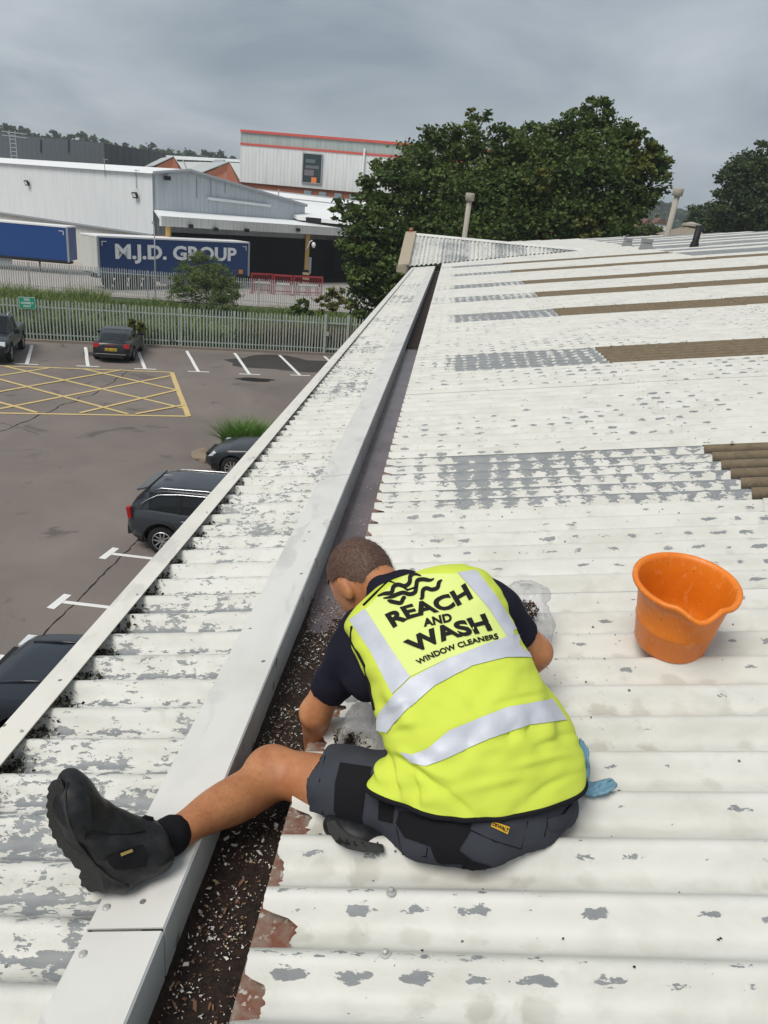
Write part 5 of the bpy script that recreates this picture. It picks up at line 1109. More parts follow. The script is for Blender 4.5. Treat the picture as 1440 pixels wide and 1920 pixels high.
# ---- skin: one continuous body
crown = np.array([-.60,.62,.50]); crown /= np.linalg.norm(crown); face = np.array([-.25,-.80,.50]); face -= crown*(face@crown); face /= np.linalg.norm(face); side = np.cross(crown, face)
jaw = head+face*.062-crown*.062
hd = smin([ell(head+crown*.012, [crown,face,side], (.104,.104,.080)), ell(head+face*.030-crown*.035, [crown,face,side], (.085,.078,.066)), cap(jaw, jaw+face*.012, .042,.036)], .035)
nose = cap(head+face*.103+crown*.004, head+face*.122-crown*.028, .010,.015)
ears = []
for s in (-1,1):
    e = head+side*s*.083-face*.008-crown*.022; ears.append(ell(e, [crown*.9+face*-.25, face+crown*.2, side*s], (.036,.022,.013)))
sgnL = 1 if (K(655,1112,2.05)-head)@side > 0 else -1
def hands(w, d1, d2, spread):
    """palm and five bent fingers; d1 along the hand, d2 palm normal"""
    d1 = d1/np.linalg.norm(d1); d2 = d2-d1*(d1@d2); d2 /= np.linalg.norm(d2); s = np.cross(d1,d2); fs = [ell(w+d1*.05, [d1,s,d2], (.055,.042,.017))]
    for i,(o,l) in enumerate(((-.032,.064),(-.011,.076),(.011,.072),(.031,.058))):
        a = w+d1*.092+s*o; b = a+d1*l*.5+d2*l*.18+s*o*.15; c = b+d1*l*.25+d2*l*.42; fs += [cap(a,b,.0092,.0086), cap(b,c,.0086,.0074)]
    t0 = w+d1*.03-s*.036; t1 = t0+d1*.035-s*.022+d2*.01; fs += [cap(t0,t1,.0115,.0100), cap(t1,t1+d1*.028+d2*.012,.0098,.0082)]
    return fs
dn = -UPc
hL = hands(wrL+dn*.01, dn*.8+np.array([-.1,-.1,.35]), np.array([.3,-.2,-1.0]), 1); hR = hands(wrR, np.array([-.8,-.35,.3]), dn+np.array([0,0,.2]), 1)
mid = (hipL+hipR)/2
body_f = smin([hd, cap(C7, head-crown*.045-face*.03, .050,.058), nose]+ears, .012)
torso_in = smin([cap(pel, K(850,1360,1.84), .12,.12), cap(K(850,1360,1.84), K(790,1180,1.98), .12,.11), cap(shL,shR,.045)], .05)
arm_in = smin([cap(shL,elL,.044,.043), cap(elL,wrL,.042,.030)], .02); armR_in = smin([cap(shR,elR,.044,.044), cap(elR,wrR,.043,.030)], .02)
calf = K(425,1520,1.84)
legL = smin([cap(hipL,kneeL,.088,.058), ell(kneeL+np.array([-.012,.010,-.012]), np.eye(3), (.060,.058,.060)), cap(kneeL,ankL,.052,.034), ell(kneeL*.62+ankL*.38+np.array([.006,-.016,.02]), [ankL-kneeL, [0,1,0], np.cross(ankL-kneeL,[0,1,0])], (.135,.052,.052))], .03)
legR = smin([cap(hipR,kneeR,.088,.060), cap(kneeR,footR,.055,.036)], .03)
body = smin([smin([body_f, torso_in], .03), arm_in, armR_in, smin([torso_in,legL],.05), legR] + [smin(hL,.008), smin(hR,.008)], .012)
pts = [head+crown*.1, head+face*.13, shL, elL, wrL, wrL+dn*.2, shR, elR, wrR, hipL, hipR, kneeL, kneeR, ankL, footR, pel]
Vb, Qb = surf(body, np.min(pts,0)-.13, np.max(pts,0)+.13, .0062); Vb = lap(Vb, Qb, 2, .4)
bodyo = mpart('body', Vb, Qb, M_SKIN)
# ---- hair: cropped shell over the skull, plus short strands
def hair():
    V, Q = surf(lambda P: hd(P)-.0045, head-.16, head+.16, .0055); V = lap(V, Q, 2, .4)
    q = (V-head); al = q@crown; fr = q@face; sd = np.abs(q@side)
    line = np.where(fr > .03, .052+.25*(fr-.03), np.where(fr > -.02, .012+ (fr+.02)*.55, np.where(fr > -.05, -.050+(fr+.05)*2.0, -.078)))
    line = line+np.array([mnoise.noise(Vector(p*60)) for p in V])*.006
    keep = al > line; fm = keep[Q].all(1); N_ = np.array([mnoise.noise(Vector(p*95)) for p in V]); V = V+(q/np.linalg.norm(q,axis=1,keepdims=True))*(N_*.0016)[:,None]
    used = np.unique(Q[fm]); mp_ = -np.ones(len(V),int); mp_[used] = np.arange(len(used))
    t = NT('cropped_hair'); o = t.obj(); f = t.noise(o, 1.0, 5, .7, 0, size=(150,150,420)); c = t.mix(t.ramp(f,.3,.7), (0.048,0.024,0.016), (0.15,0.082,0.055)); t.bump(f,.4,.003); m = t.fin(c,.6)
    ho = mpart('hair', V[used], mp_[Q[fm]], m)
    # strands
    fc = V[Q[fm]].mean(1); ii = RNG.integers(0,len(fc),5200); P = fc[ii]+RNG.normal(size=(5200,3))*.0025; nr = P-head; nr /= np.linalg.norm(nr,axis=1,keepdims=True); d = nr*.30+RNG.normal(size=P.shape)*.16-crown*.45+face*.1; d /= np.linalg.norm(d,axis=1,keepdims=True); w = np.cross(d,nr); w /= np.linalg.norm(w,axis=1,keepdims=True); l = RNG.uniform(.005,.011,(len(P),1))
    Vs = np.stack([P-w*.0006,P+w*.0006,P+d*l],1).reshape(-1,3); qs = np.arange(len(Vs)).reshape(-1,3); W = k2w(Vs)-MO; me = npmesh('hair_strands', W, qs); tag(link('hair_strands', me, m, ho), kind='stuff')
hair()
# ---- t-shirt
ts = smin([cap(K(684,1186,1.985), K(664,1228,2.0), .070,.068), cap(K(664,1228,2.0), K(617,1292,2.065), .066,.055)], .03)
ts_r = smin([cap(K(905,1126,2.03), K(934,1143,2.04), .068,.064), cap(K(932,1148,2.04), K(977,1193,2.085), .060,.051)], .03)
yoke = smin([cap(K(690,1180,2.0), K(765,1125,2.03), .06,.06), cap(K(765,1125,2.03), K(905,1125,2.05), .06,.06), cap(K(690,1270,1.95), K(680,1215,1.99), .062,.07), cap(K(764,1114,2.02), K(726,1112,2.05), .061,.060)], .03)
def cut_cuff(f, c, n):
    n = n/np.linalg.norm(n); return lambda P: np.maximum(f(P), (P-c)@n)
ts = cut_cuff(ts, K(614,1297,2.07), K(617,1292,2.065)-K(664,1228,2.0)); ts_r = cut_cuff(ts_r, K(992,1184,2.09), K(977,1193,2.085)-K(932,1148,2.04)); yk = cut_cuff(yoke, K(713,1097,2.07), head-C7)
shirt = smin([ts, ts_r, yk], .02)
# hollow cuffs: carve the arm's clearance near the cuff ends
sp_ = [K(600,1240,1.9),K(600,1340,2.2),K(1020,1100,1.95),K(1020,1220,2.2),K(700,1090,2.2)]
tso = sdfpart('t_shirt', shirt, sp_, .10, .0065, M_NAVY, wob=(22,.004))
# ---- shorts
cuffc = K(607,1474,1.885); tdir_ = kneeL-hipL
sh_l = cut_cuff(smin([cap(hipL, K(690,1482,1.84), .104,.096), cap(K(690,1482,1.84), K(590,1468,1.90), .096,.092)], .02), cuffc, tdir_)
seat = smin([ell(K(890,1530,1.735), [[1,-.05,0],[.05,1,.35],[0,-.35,1]], (.205,.105,.13)), cap(hipL,pel,.098,.108), cap(pel,hipR,.11,.105), ell(K(862,1572,1.70),[[1,.1,0],[-.1,1,.3],[0,-.3,1]],(.13,.062,.085))], .05)
sh_r = cap(hipR, kneeR, .108,.092)
shorts_f = smin([sh_l, seat, sh_r], .035)
shorts_c = lambda P: np.maximum(shorts_f(P), -(roof_h(P)+.004))
sho = sdfpart('shorts', shorts_c, [K(570,1380,1.9),K(1100,1440,2.2),K(600,1560,1.7),K(880,1650,1.55),K(1090,1560,1.6)], .06, .0062, M_SHORT, wob=(15,.011))
# ---- sock and boot
sdir = (kneeL-ankL)/np.linalg.norm(kneeL-ankL)
sk0, sk1 = K(265,1600,1.635), K(322,1566,1.70)
sdfpart('sock', smin([cap(sk0, sk1-sdir*.0, .043,.044)], .01), [sk0,sk1], .06, .005, M_SOCK, wob=(60,.0015))
CBt = 1.60
toe, ballp, instep, heelp, shaft = K(141,1503,1.535), K(168,1548,1.565), K(212,1578,1.59), K(226,1628,1.61), K(284,1590,1.64)
fw = np.array([0,0,1.0])
boot = smin([ell(toe, [heelp-toe, np.cross(heelp-toe,fw), fw], (.060,.036,.044)), cap(toe,ballp,.036,.042), cap(ballp,instep,.040,.041), cap(instep,heelp,.044,.040), cap(heelp,shaft,.042,.050), cap(instep,shaft,.041,.051), cap(K(162,1508,1.55),K(262,1566,1.63),.016,.024)], .03)
bc = K(306,1578,1.66); bn = K(306,1578,1.66)-K(255,1608,1.62); bn /= np.linalg.norm(bn)
boot_f = lambda P: np.maximum(boot(P), (P-bc)@bn)
bo = sdfpart('boot', boot_f, [K(80,1440,1.5),K(330,1690,1.7),K(330,1500,1.75)], .05, .0055, M_BOOT, wob=(45,.0022))
def bprism(name, poly, c0, c1, m, parent, slope=None):
    a = [K(x,y,cc+ (slope(x,y) if slope else 0)) for x,y,cc in [(p[0],p[1],c0) for p in poly]]; b = [K(p[0],p[1],c1+(slope(p[0],p[1]) if slope else 0))*1.0 for p in poly]
    n = len(a); V = np.array(a+b); W = k2w(V)-MO
    f = [tuple(range(n)), tuple(range(n,2*n))[::-1]]+[(i,n+i,n+(i+1)%n,(i+1)%n) for i in range(n)]
    o = link(name, fixn(mesh(name, W, f)), m, parent); bevel(o,.002,1); return o
sl = lambda x,y: (y-1560)*.00042
bprism('sole', [(114,1458),(97,1464),(88,1480),(92,1484),(86,1494),(90,1500),(85,1512),(90,1518),(86,1530),(92,1537),(90,1550),(97,1556),(97,1570),(105,1575),(108,1588),(116,1592),(121,1606),(130,1610),(140,1627),(152,1632),(147,1645),(152,1650),(151,1662),(158,1663),(168,1673),(182,1671),(200,1673),(216,1660),(200,1640),(176,1622),(144,1585),(124,1545),(117,1505),(121,1476)], 1.530, 1.632, M_SOLE, bo, sl)
# second boot folded under the left thigh: sole towards the camera
bo2 = sdfpart('boot', smin([ell(K(672,1560,1.775), [[1,-.25,0.2],[.25,1,0],[0,0,1]], (.085,.042,.06)), cap(K(700,1560,1.80),K(790,1560,1.86),.045,.05)], .03), [K(600,1540,1.7),K(800,1600,1.9)], .08, .007, M_BOOT)
so2 = bprism('sole', [(612,1541),(616,1560),(630,1580),(650,1591),(680,1598),(720,1599),(718,1583),(690,1578),(660,1568),(640,1553),(628,1537)], 1.685, 1.76, M_SOLE, bo2, lambda x,y: (x-660)*.0003-(y-1575)*.0008)
for (x,y) in ((637,1572),(650,1578),(664,1583),(679,1586),(694,1588),(708,1589)):
    for d in ((6,1.6),(1.6,7)):
        a = [K(x-d[0],y-d[1],1.684),K(x+d[0],y-d[1],1.684),K(x+d[0],y+d[1],1.680),K(x-d[0],y+d[1],1.680)]; link('tread_groove', mesh('tread_groove', k2w(np.array(a)+np.array([0,0,-.004+(x-660)*.0003]))-MO, [(0,1,2,3)]), M_INK, so2)
# ---- vest: lofted rings through silhouette and nearest back points
rows = [ # L px, R px, N (nearest) px, c of N, depth
 ((692,1452),(1096,1462),(893,1536),1.600,.150),
 ((708,1430),(1092,1428),(888,1490),1.603,.155),
 ((730,1400),(1076,1380),(880,1430),1.612,.160),
 ((716,1355),(1054,1335),(866,1370),1.632,.160),
 ((697,1306),(1034,1296),(852,1315),1.662,.158),
 ((687,1266),(1010,1258),(838,1262),1.700,.155),
 ((673,1230),(986,1212),(822,1212),1.742,.150),
 ((660,1198),(958,1158),(806,1163),1.792,.140),
 ((648,1170),(936,1108),(792,1122),1.848,.125),
 ((672,1146),(918,1078),(782,1090),1.905,.105),
 ((706,1122),(892,1066),(774,1074),1.955,.085)]
def cr(A_, s):
    n = len(A_); x = s*(n-1); i = int(min(n-2, math.floor(x))); t = x-i; p = [A_[max(0,min(n-1,i+k))] for k in (-1,0,1,2)]
    return .5*((2*p[1])+(p[2]-p[0])*t+(2*p[0]-5*p[1]+4*p[2]-p[3])*t*t+(3*p[1]-p[0]-3*p[2]+p[3])*t**3)
RL = np.array([K(*r[0], r[3]+r[4]) for r in rows]); RR = np.array([K(*r[1], r[3]+r[4]) for r in rows]); RNr = np.array([K(*r[2], r[3]) for r in rows])
nr_, na = 110, 170; VV = []; TT = []
CREASE = [(742,1418,835,1482,9,-.011),(835,1482,885,1528,10,-.010),(752,1408,850,1462,10,.008),(728,1412,736,1474,7,-.013),(745,1430,757,1500,7,.010),(768,1440,785,1512,7,-.010),(712,1400,716,1462,7,.010),(1010,1402,1082,1372,9,-.007),(960,1440,1085,1408,10,.006),(930,1320,1022,1300,8,-.006),(905,1400,1040,1350,9,-.004),(700,1350,780,1322,8,-.008),(706,1372,790,1350,9,.007),(900,1190,985,1225,8,-.005),(860,1480,1000,1455,14,.007),(1000,1500,1080,1450,9,-.006),(850,1300,900,1360,10,.005),(800,1260,980,1262,12,-.004),(690,1180,740,1300,10,-.004),(930,1110,975,1190,7,-.005),(955,1395,965,1350,6,-.006),(990,1385,1000,1335,6,-.005),(870,1420,880,1370,6,-.005)]
for i in range(nr_):
    s = i/(nr_-1); L_, R_, N_ = cr(RL,s), cr(RR,s), cr(RNr,s); C_ = (L_+R_)/2
    for k in range(na):
        a = 2*math.pi*k/na; ca, sa = math.cos(a), math.sin(a); e = 1.0-.2*min(1,max(0,(s-.05)/.30))
        cx = math.copysign(abs(ca)**e, ca); sx = math.copysign(abs(sa)**e, sa); near = N_-C_
        p = C_+(R_-L_)/2*cx+(near*sx if sx > 0 else -near*np.array([1,1,1])*abs(sx)*.8)
        # cloth folds: soft noise, drag creases towards the left hip, ripples at the loose hem
        out = (p-C_); out /= np.linalg.norm(out)+1e-9; lo_ = max(0,1-s*4.5)
        w_ = .011*mnoise.noise(Vector(p*7.0))+.006*mnoise.noise(Vector((p[0]*16+p[1]*9,p[1]*30-p[0]*12,p[2]*8)))
        w_ += lo_*(.011*math.sin(a*7+1.2)*max(0,-ca)**1.2 + .004*math.sin(a*5))
        dr = p[0]*.75+p[1]*.66
        w_ += .010*math.exp(-((s-.36)/.10)**2)*math.sin(dr*70)*max(0,-ca+.25)
        w_ += .007*math.exp(-((s-.30)/.09)**2)*math.sin(p[0]*95+p[1]*30)*max(0,ca)
        qx, qy = 720+FPX*p[0]/p[2], 960-FPX*p[1]/p[2]
        if sa > -.15:
            for (x0,y0,x1,y1,wd_,am) in CREASE:
                ex, ey = x1-x0, y1-y0; t_ = min(1,max(0,((qx-x0)*ex+(qy-y0)*ey)/(ex*ex+ey*ey))); dd = math.hypot(qx-x0-t_*ex, qy-y0-t_*ey); w_ += am*math.exp(-(dd/(wd_*.72))**2)*(.35+.65*math.sin(math.pi*min(1,max(0,t_*.9+.05))))
        VV.append(p+out*w_)
Qv = [(i*na+k, i*na+(k+1)%na, (i+1)*na+(k+1)%na, (i+1)*na+k) for i in range(nr_-1) for k in range(na)]
VV = np.array(VV); ci = len(VV)
VV2 = np.concatenate([VV, [VV[-na:].mean(0)]]); Qt = Qv
W = k2w(VV2)-MO; me = mesh('vest', W, [tuple(q) for q in Qt]+[((nr_-1)*na+k,(nr_-1)*na+(k+1)%na,ci) for k in range(na)]); fixn(me); vest = link('vest', me, M_VEST, man, True)
sd_ = vest.modifiers.new('thickness','SOLIDIFY'); sd_.thickness = .003; sd_.offset = -1
# ---- laid-on pieces: photo outline -> rays -> surface of the garment
from mathutils.geometry import delaunay_2d_cdt
def bvh_of(*objs):
    vs_, fs_ = [], []
    for o in objs:
        b = len(vs_); vs_ += [Vector(v.co)+Vector(MO) for v in o.data.vertices]; fs_ += [tuple(b+i for i in p.vertices) for p in o.data.polygons]
    return BVHTree.FromPolygons(vs_, fs_)
CAMP = Vector((0,0,CAMZ))
def lay(name, P2, F2, bv, off, m, parent, cguess=1.8):
    V = []; miss = set()
    for x, y in P2:
        d = Vector(ray(x,y)); h = bv.ray_cast(CAMP, d)
        if h[0] is None or (h[0]-CAMP).length > 3.2:
            miss.add(len(V)); h = bv.find_nearest(dep(x,y,cguess))
        n = h[1] if h[1].dot(d) < 0 else -h[1]; V.append(h[0]+n*off-Vector(MO))
    F2 = [f for f in F2 if not any(i in miss for i in f)]
    o = link(name, mesh(name, V, F2), m, parent, True); return o
def patchpoly(name, poly, bv, off, m, parent, grid=9, cguess=1.8):
    n = len(poly); xs = [p[0] for p in poly]; ys = [p[1] for p in poly]; pts = [Vector(p) for p in poly]
    # refine outline
    ref = []
    for i in range(n):
        a, b = pts[i], pts[(i+1)%n]; k = max(1,int((b-a).length/grid)); ref += [a.lerp(b,j/k) for j in range(k)]
    inner = []
    def inside(x,y):
        c = False; j = n-1
        for i in range(n):
            if (ys[i] > y) != (ys[j] > y) and x < (xs[j]-xs[i])*(y-ys[i])/(ys[j]-ys[i])+xs[i]: c = not c
            j = i
        return c
    y = min(ys)+grid*.5
    while y < max(ys):
        x = min(xs)+grid*.5
        while x < max(xs):
            if inside(x,y) and min((Vector((x,y))-r).length for r in ref) > grid*.45: inner.append(Vector((x,y)))
            x += grid
        y += grid
    m_ = len(ref); r = delaunay_2d_cdt(ref+inner, [(i,(i+1)%m_) for i in range(m_)], [], 1, 1e-4)
    return lay(name, [(v.x,v.y) for v in r[0]], [tuple(f) for f in r[2]], bv, off, m, parent, cguess)
def zz(pts, ox, oy, sc): return [(ox+x*sc, oy+y*sc) for x,y in pts]
Z7 = lambda p: zz(p, 540, 980, 620/1440)
ZB = lambda p: zz(p, 600, 1000, 460/1440)
bv = bvh_of(vest)
patchpoly('back_panel', Z7([(338,378),(430,520),(530,672),(700,590),(900,515),(958,503),(870,370),(740,222),(600,225),(520,222),(400,312)]), bv, .0012, M_VPAN, vest)
bands = {'shoulder_tape': [Z7([(336,376),(268,424),(360,560),(455,748),(532,672),(430,520)]), Z7([(738,218),(820,208),(905,320),(1005,480),(958,506),(870,370)])],
 'chest_tape': [Z7([(392,838),(470,742),(530,682),(700,592),(900,516),(1008,480),(1058,588),(950,588),(800,624),(640,710),(520,812),(432,912),(388,905)])],
 'waist_tape': [Z7([(490,1000),(540,1010),(610,982),(700,905),(830,852),(950,807),(1150,768),(1212,860),(1050,878),(880,938),(750,998),(602,1062),(535,1040)])]}
for nm, L_ in bands.items():
    for p in L_: patchpoly(nm, p, bv, .0030 if nm != 'shoulder_tape' else .0022, M_REFL, vest)
def ribbon(name, pts, w, bv, off, m, parent, th=None):
    pts = [Vector(p) for p in pts]; # smooth
    S = []
    for i in range(len(pts)-1):
        p = [pts[max(0,min(len(pts)-1,i+k))] for k in (-1,0,1,2)]
        for j in range(7):
            t = j/7; S.append(.5*((2*p[1])+(p[2]-p[0])*t+(2*p[0]-5*p[1]+4*p[2]-p[3])*t*t+(3*p[1]-p[0]-3*p[2]+p[3])*t**3))
    S.append(pts[-1]); P2 = []; n = len(S)
    for i,s in enumerate(S):
        t = (S[min(n-1,i+1)]-S[max(0,i-1)]).normalized(); q = Vector((-t.y,t.x)); ww = w(i/(n-1)) if callable(w) else w; P2 += [s-q*ww/2, s, s+q*ww/2]
    F2 = [(3*i+j,3*i+3+j,3*i+4+j,3*i+1+j) for i in range(n-1) for j in range(2)]
    return lay(name, [(p.x,p.y) for p in P2], F2, bv, off, m, parent)
Z4 = lambda p: zz(p, 690, 1050, 240/1440)
tp = lambda t: 7.6*min(1, .25+5*min(t,1-t))
ribbon('wave_emblem', Z4([(110,415),(180,388),(265,375),(290,310),(340,285),(420,300),(470,260),(480,190),(520,165),(600,185)]), tp, bv, .003, M_INK, vest)
ribbon('wave_emblem', Z4([(175,438),(260,425),(330,395),(400,375),(470,392),(530,370),(545,300),(560,240),(620,225),(700,235),(745,215)]), tp, bv, .003, M_INK, vest)
ribbon('wave_emblem', Z4([(220,462),(290,480),(370,490),(400,440),(430,420)]), tp, bv, .003, M_INK, vest)
ribbon('wave_emblem', Z4([(580,445),(610,430),(620,350),(660,325),(720,340),(780,320),(800,260),(835,230)]), tp, bv, .003, M_INK, vest)
def textwarp(name, s, base, top, bv, m, bold, parent):
    """base / top: photo polylines along the foot and the head of the line of text"""
    v, f = text_geo(s, bold, 1.02, 4); mn, mx = v.min(0), v.max(0); q = (v-mn)/(mx-mn)
    def along(P, t):
        P = [Vector(p) for p in P]; L_ = [0]
        for i in range(len(P)-1): L_.append(L_[-1]+(P[i+1]-P[i]).length)
        d = t*L_[-1]
        for i in range(len(P)-1):
            if d <= L_[i+1]+1e-6: return P[i].lerp(P[i+1], (d-L_[i])/(L_[i+1]-L_[i]))
        return P[-1]
    P2 = []
    for a, b in q: p = along(base,float(a)).lerp(along(top,float(a)),float(b)); P2.append((p.x,p.y))
    return lay(name, P2, f, bv, .0034, m, parent)
textwarp('lettering', 'REACH', ZB([(432,562),(530,502),(640,478),(740,458),(820,428),(900,385)]), ZB([(380,480),(480,432),(600,400),(700,375),(780,340),(850,295)]), bv, M_INK, .045, vest)
textwarp('lettering', 'AND', ZB([(610,552),(690,538),(778,520)]), ZB([(600,508),(680,488),(765,470)]), bv, M_INK, .045, vest)
textwarp('lettering', 'WASH', ZB([(560,712),(660,660),(760,625),(880,600),(1010,572)]), ZB([(485,640),(590,582),(700,545),(820,515),(965,472)]), bv, M_INK, .045, vest)
textwarp('lettering', 'WINDOW CLEANERS', ZB([(580,776),(680,728),(785,688),(900,652),(1048,622)]), ZB([(558,748),(660,698),(768,656),(880,622),(1036,588)]), bv, M_INK, .04, vest)
# piping round armholes, neck and hem
def piping(name, pts, r, bv, m, parent, off=.002):
    V3 = []
    for x, y in pts:
        d = Vector(ray(x,y)); h = bv.ray_cast(CAMP,d); 
        if h[0] is None: h = bv.find_nearest(dep(x,y,1.85))
        n = h[1] if h[1].dot(d) < 0 else -h[1]; V3.append(h[0]+n*off-Vector(MO))
    mb = MB(); mb.tube(V3, r, 6); return link(name, mb.mesh(name), m, parent, True)
piping('neck_binding', Z7([(330,362),(380,312),(440,255),(490,222),(545,215)]), .0035, bv, M_CORD, vest)
piping('armhole_binding', Z7([(243,450),(275,515),(305,565),(335,625),(352,690),(366,760),(378,815)]), .0035, bv, M_CORD, vest)
0 and piping('armhole_binding', Z7([(880,245),(930,330),(965,405),(990,460),(1012,505)]), .003, bv, M_CORD, vest)
hem = VV[:na]; mb = MB(); hp = [Vector(p) for p in (k2w(hem)-MO)]; mb.tube(hp+[hp[0]], .0055, 6, False); link('hem_binding', mb.mesh('hem_binding'), M_CORD, vest, True)
# ---- details on the shorts
bs = bvh_of(sho)
ZS = lambda p: zz(p, 560, 1360, 600/1440)
for nm, poly, m in (('knee_panel', ZS([(188,168),(330,190),(300,300),(285,420),(310,500),(200,480),(160,380),(165,260)]), M_CORD), ('leg_panel', ZS([(365,280),(435,330),(425,440),(360,425)]), M_CORD), ('holster_pocket', ZS([(455,385),(560,395),(780,430),(770,480),(720,560),(600,545),(480,505),(440,440)]), M_CORD), ('seat_panel', ZS([(595,545),(720,558),(780,605),(870,632),(760,655),(690,662),(640,640),(610,590)]), M_CORD)):
    patchpoly(nm, poly, bs, .0025, m, sho, 9, 1.7)
def seam(pts): piping('seam', ZS(pts), .0014, bs, M_CORD, sho, .001)
seam([(770,470),(880,520),(1000,555),(1030,430)]); seam([(1115,420),(1190,395),(1225,355)]); seam([(1105,500),(1120,420)]); seam([(120,140),(95,250),(110,400)]); seam([(430,330),(445,480),(470,580)]); seam([(470,580),(575,590),(580,550)])
patchpoly('pocket_flap', ZS([(1115,420),(1190,398),(1232,352),(1225,410),(1180,465),(1125,475)]), bs, .003, M_SHORT, sho, 9, 1.75)
bd = patchpoly('badge', ZS([(872,430),(948,455),(938,487),(864,452)]), bs, .003, M_BADGE, sho, 9, 1.65)
v, f = text_geo('DEWALT', .03); mn, mx = v.min(0), v.max(0); q = (v-mn)/(mx-mn); c0 = [Vector(p) for p in ZS([(868,447),(936,478),(944,461),(876,435)])]
lay('badge_lettering', [tuple(c0[0].lerp(c0[1],float(a)).lerp(c0[3].lerp(c0[2],float(a)),float(b))) for a,b in q], f, bs, .0042, M_INK, sho, 1.65)
bb = bvh_of(bo); ZT = lambda p: zz(p, 40, 1360, 600/1440)
patchpoly('elastic_gusset', ZT([(380,590),(430,572),(545,535),(560,560),(562,632),(470,648),(420,645),(395,620)]), bb, .002, M_CORD, bo, 8, 1.6)
patchpoly('boot_tag', ZT([(443,572),(495,553),(499,566),(448,585)]), bb, .0045, simple('tag_tan', (0.35,0.26,0.08), .8), bo, 6, 1.6)
piping('boot_seam', ZT([(555,478),(480,490),(400,490),(320,480),(290,500),(275,540),(255,600)]), .0016, bb, M_CORD, bo, .001)
pt_ = K(274,1541,1.63); mb = MB(); mb.tube([Vector(k2w(K(262,1540,1.625))-MO),Vector(k2w(K(272,1533,1.632))-MO),Vector(k2w(K(284,1536,1.64))-MO),Vector(k2w(K(283,1548,1.645))-MO)], .006, 6); link('pull_tab', mb.mesh('pull_tab'), M_CORD, bo, True)

piping('boot_welt', [(126,1466),(122,1490),(123,1515),(130,1545),(148,1582),(178,1620),(205,1645),(240,1662)], .0035, bb, M_SOLE, bo, .002)
piping('toe_seam', [(150,1468),(172,1500),(175,1535),(160,1566)], .0016, bb, M_CORD, bo, .0008)
piping('boot_seam', ZT([(378,600),(330,640),(300,690),(290,730)]), .0016, bb, M_CORD, bo, .0008)
# fine hair on the shin
ba = bvh_of(bodyo); Vh = []
for i in range(1500):
    t_ = random.random(); a_ = K(500-190*t_+random.uniform(-6,6), 1400+ (1545-1400)*t_+random.random()*110*(1-.35*t_), 1.8)
    px_, py_ = 720+FPX*a_[0]/a_[2], 960-FPX*a_[1]/a_[2]; h = ba.ray_cast(CAMP, Vector(ray(px_,py_)))
    if h[0] is None or (h[0]-CAMP).length > 2.9: continue
    d_ = (Vector(k2w(ankL))-Vector(k2w(kneeL))).normalized()*.7+h[1]*.45+Vector((random.gauss(0,.3),random.gauss(0,.3),random.gauss(0,.3))); d_.normalize(); w_ = d_.cross(h[1]).normalized()*.00014; p_ = h[0]-Vector(MO); Vh += [p_-w_, p_+w_, p_+d_*random.uniform(.006,.013)]
tag(link('leg_hair', npmesh('leg_hair', [tuple(v) for v in Vh], np.arange(len(Vh)).reshape(-1,3)), simple('hair_dark', (0.16,0.075,0.04), .7), bodyo), kind='stuff')
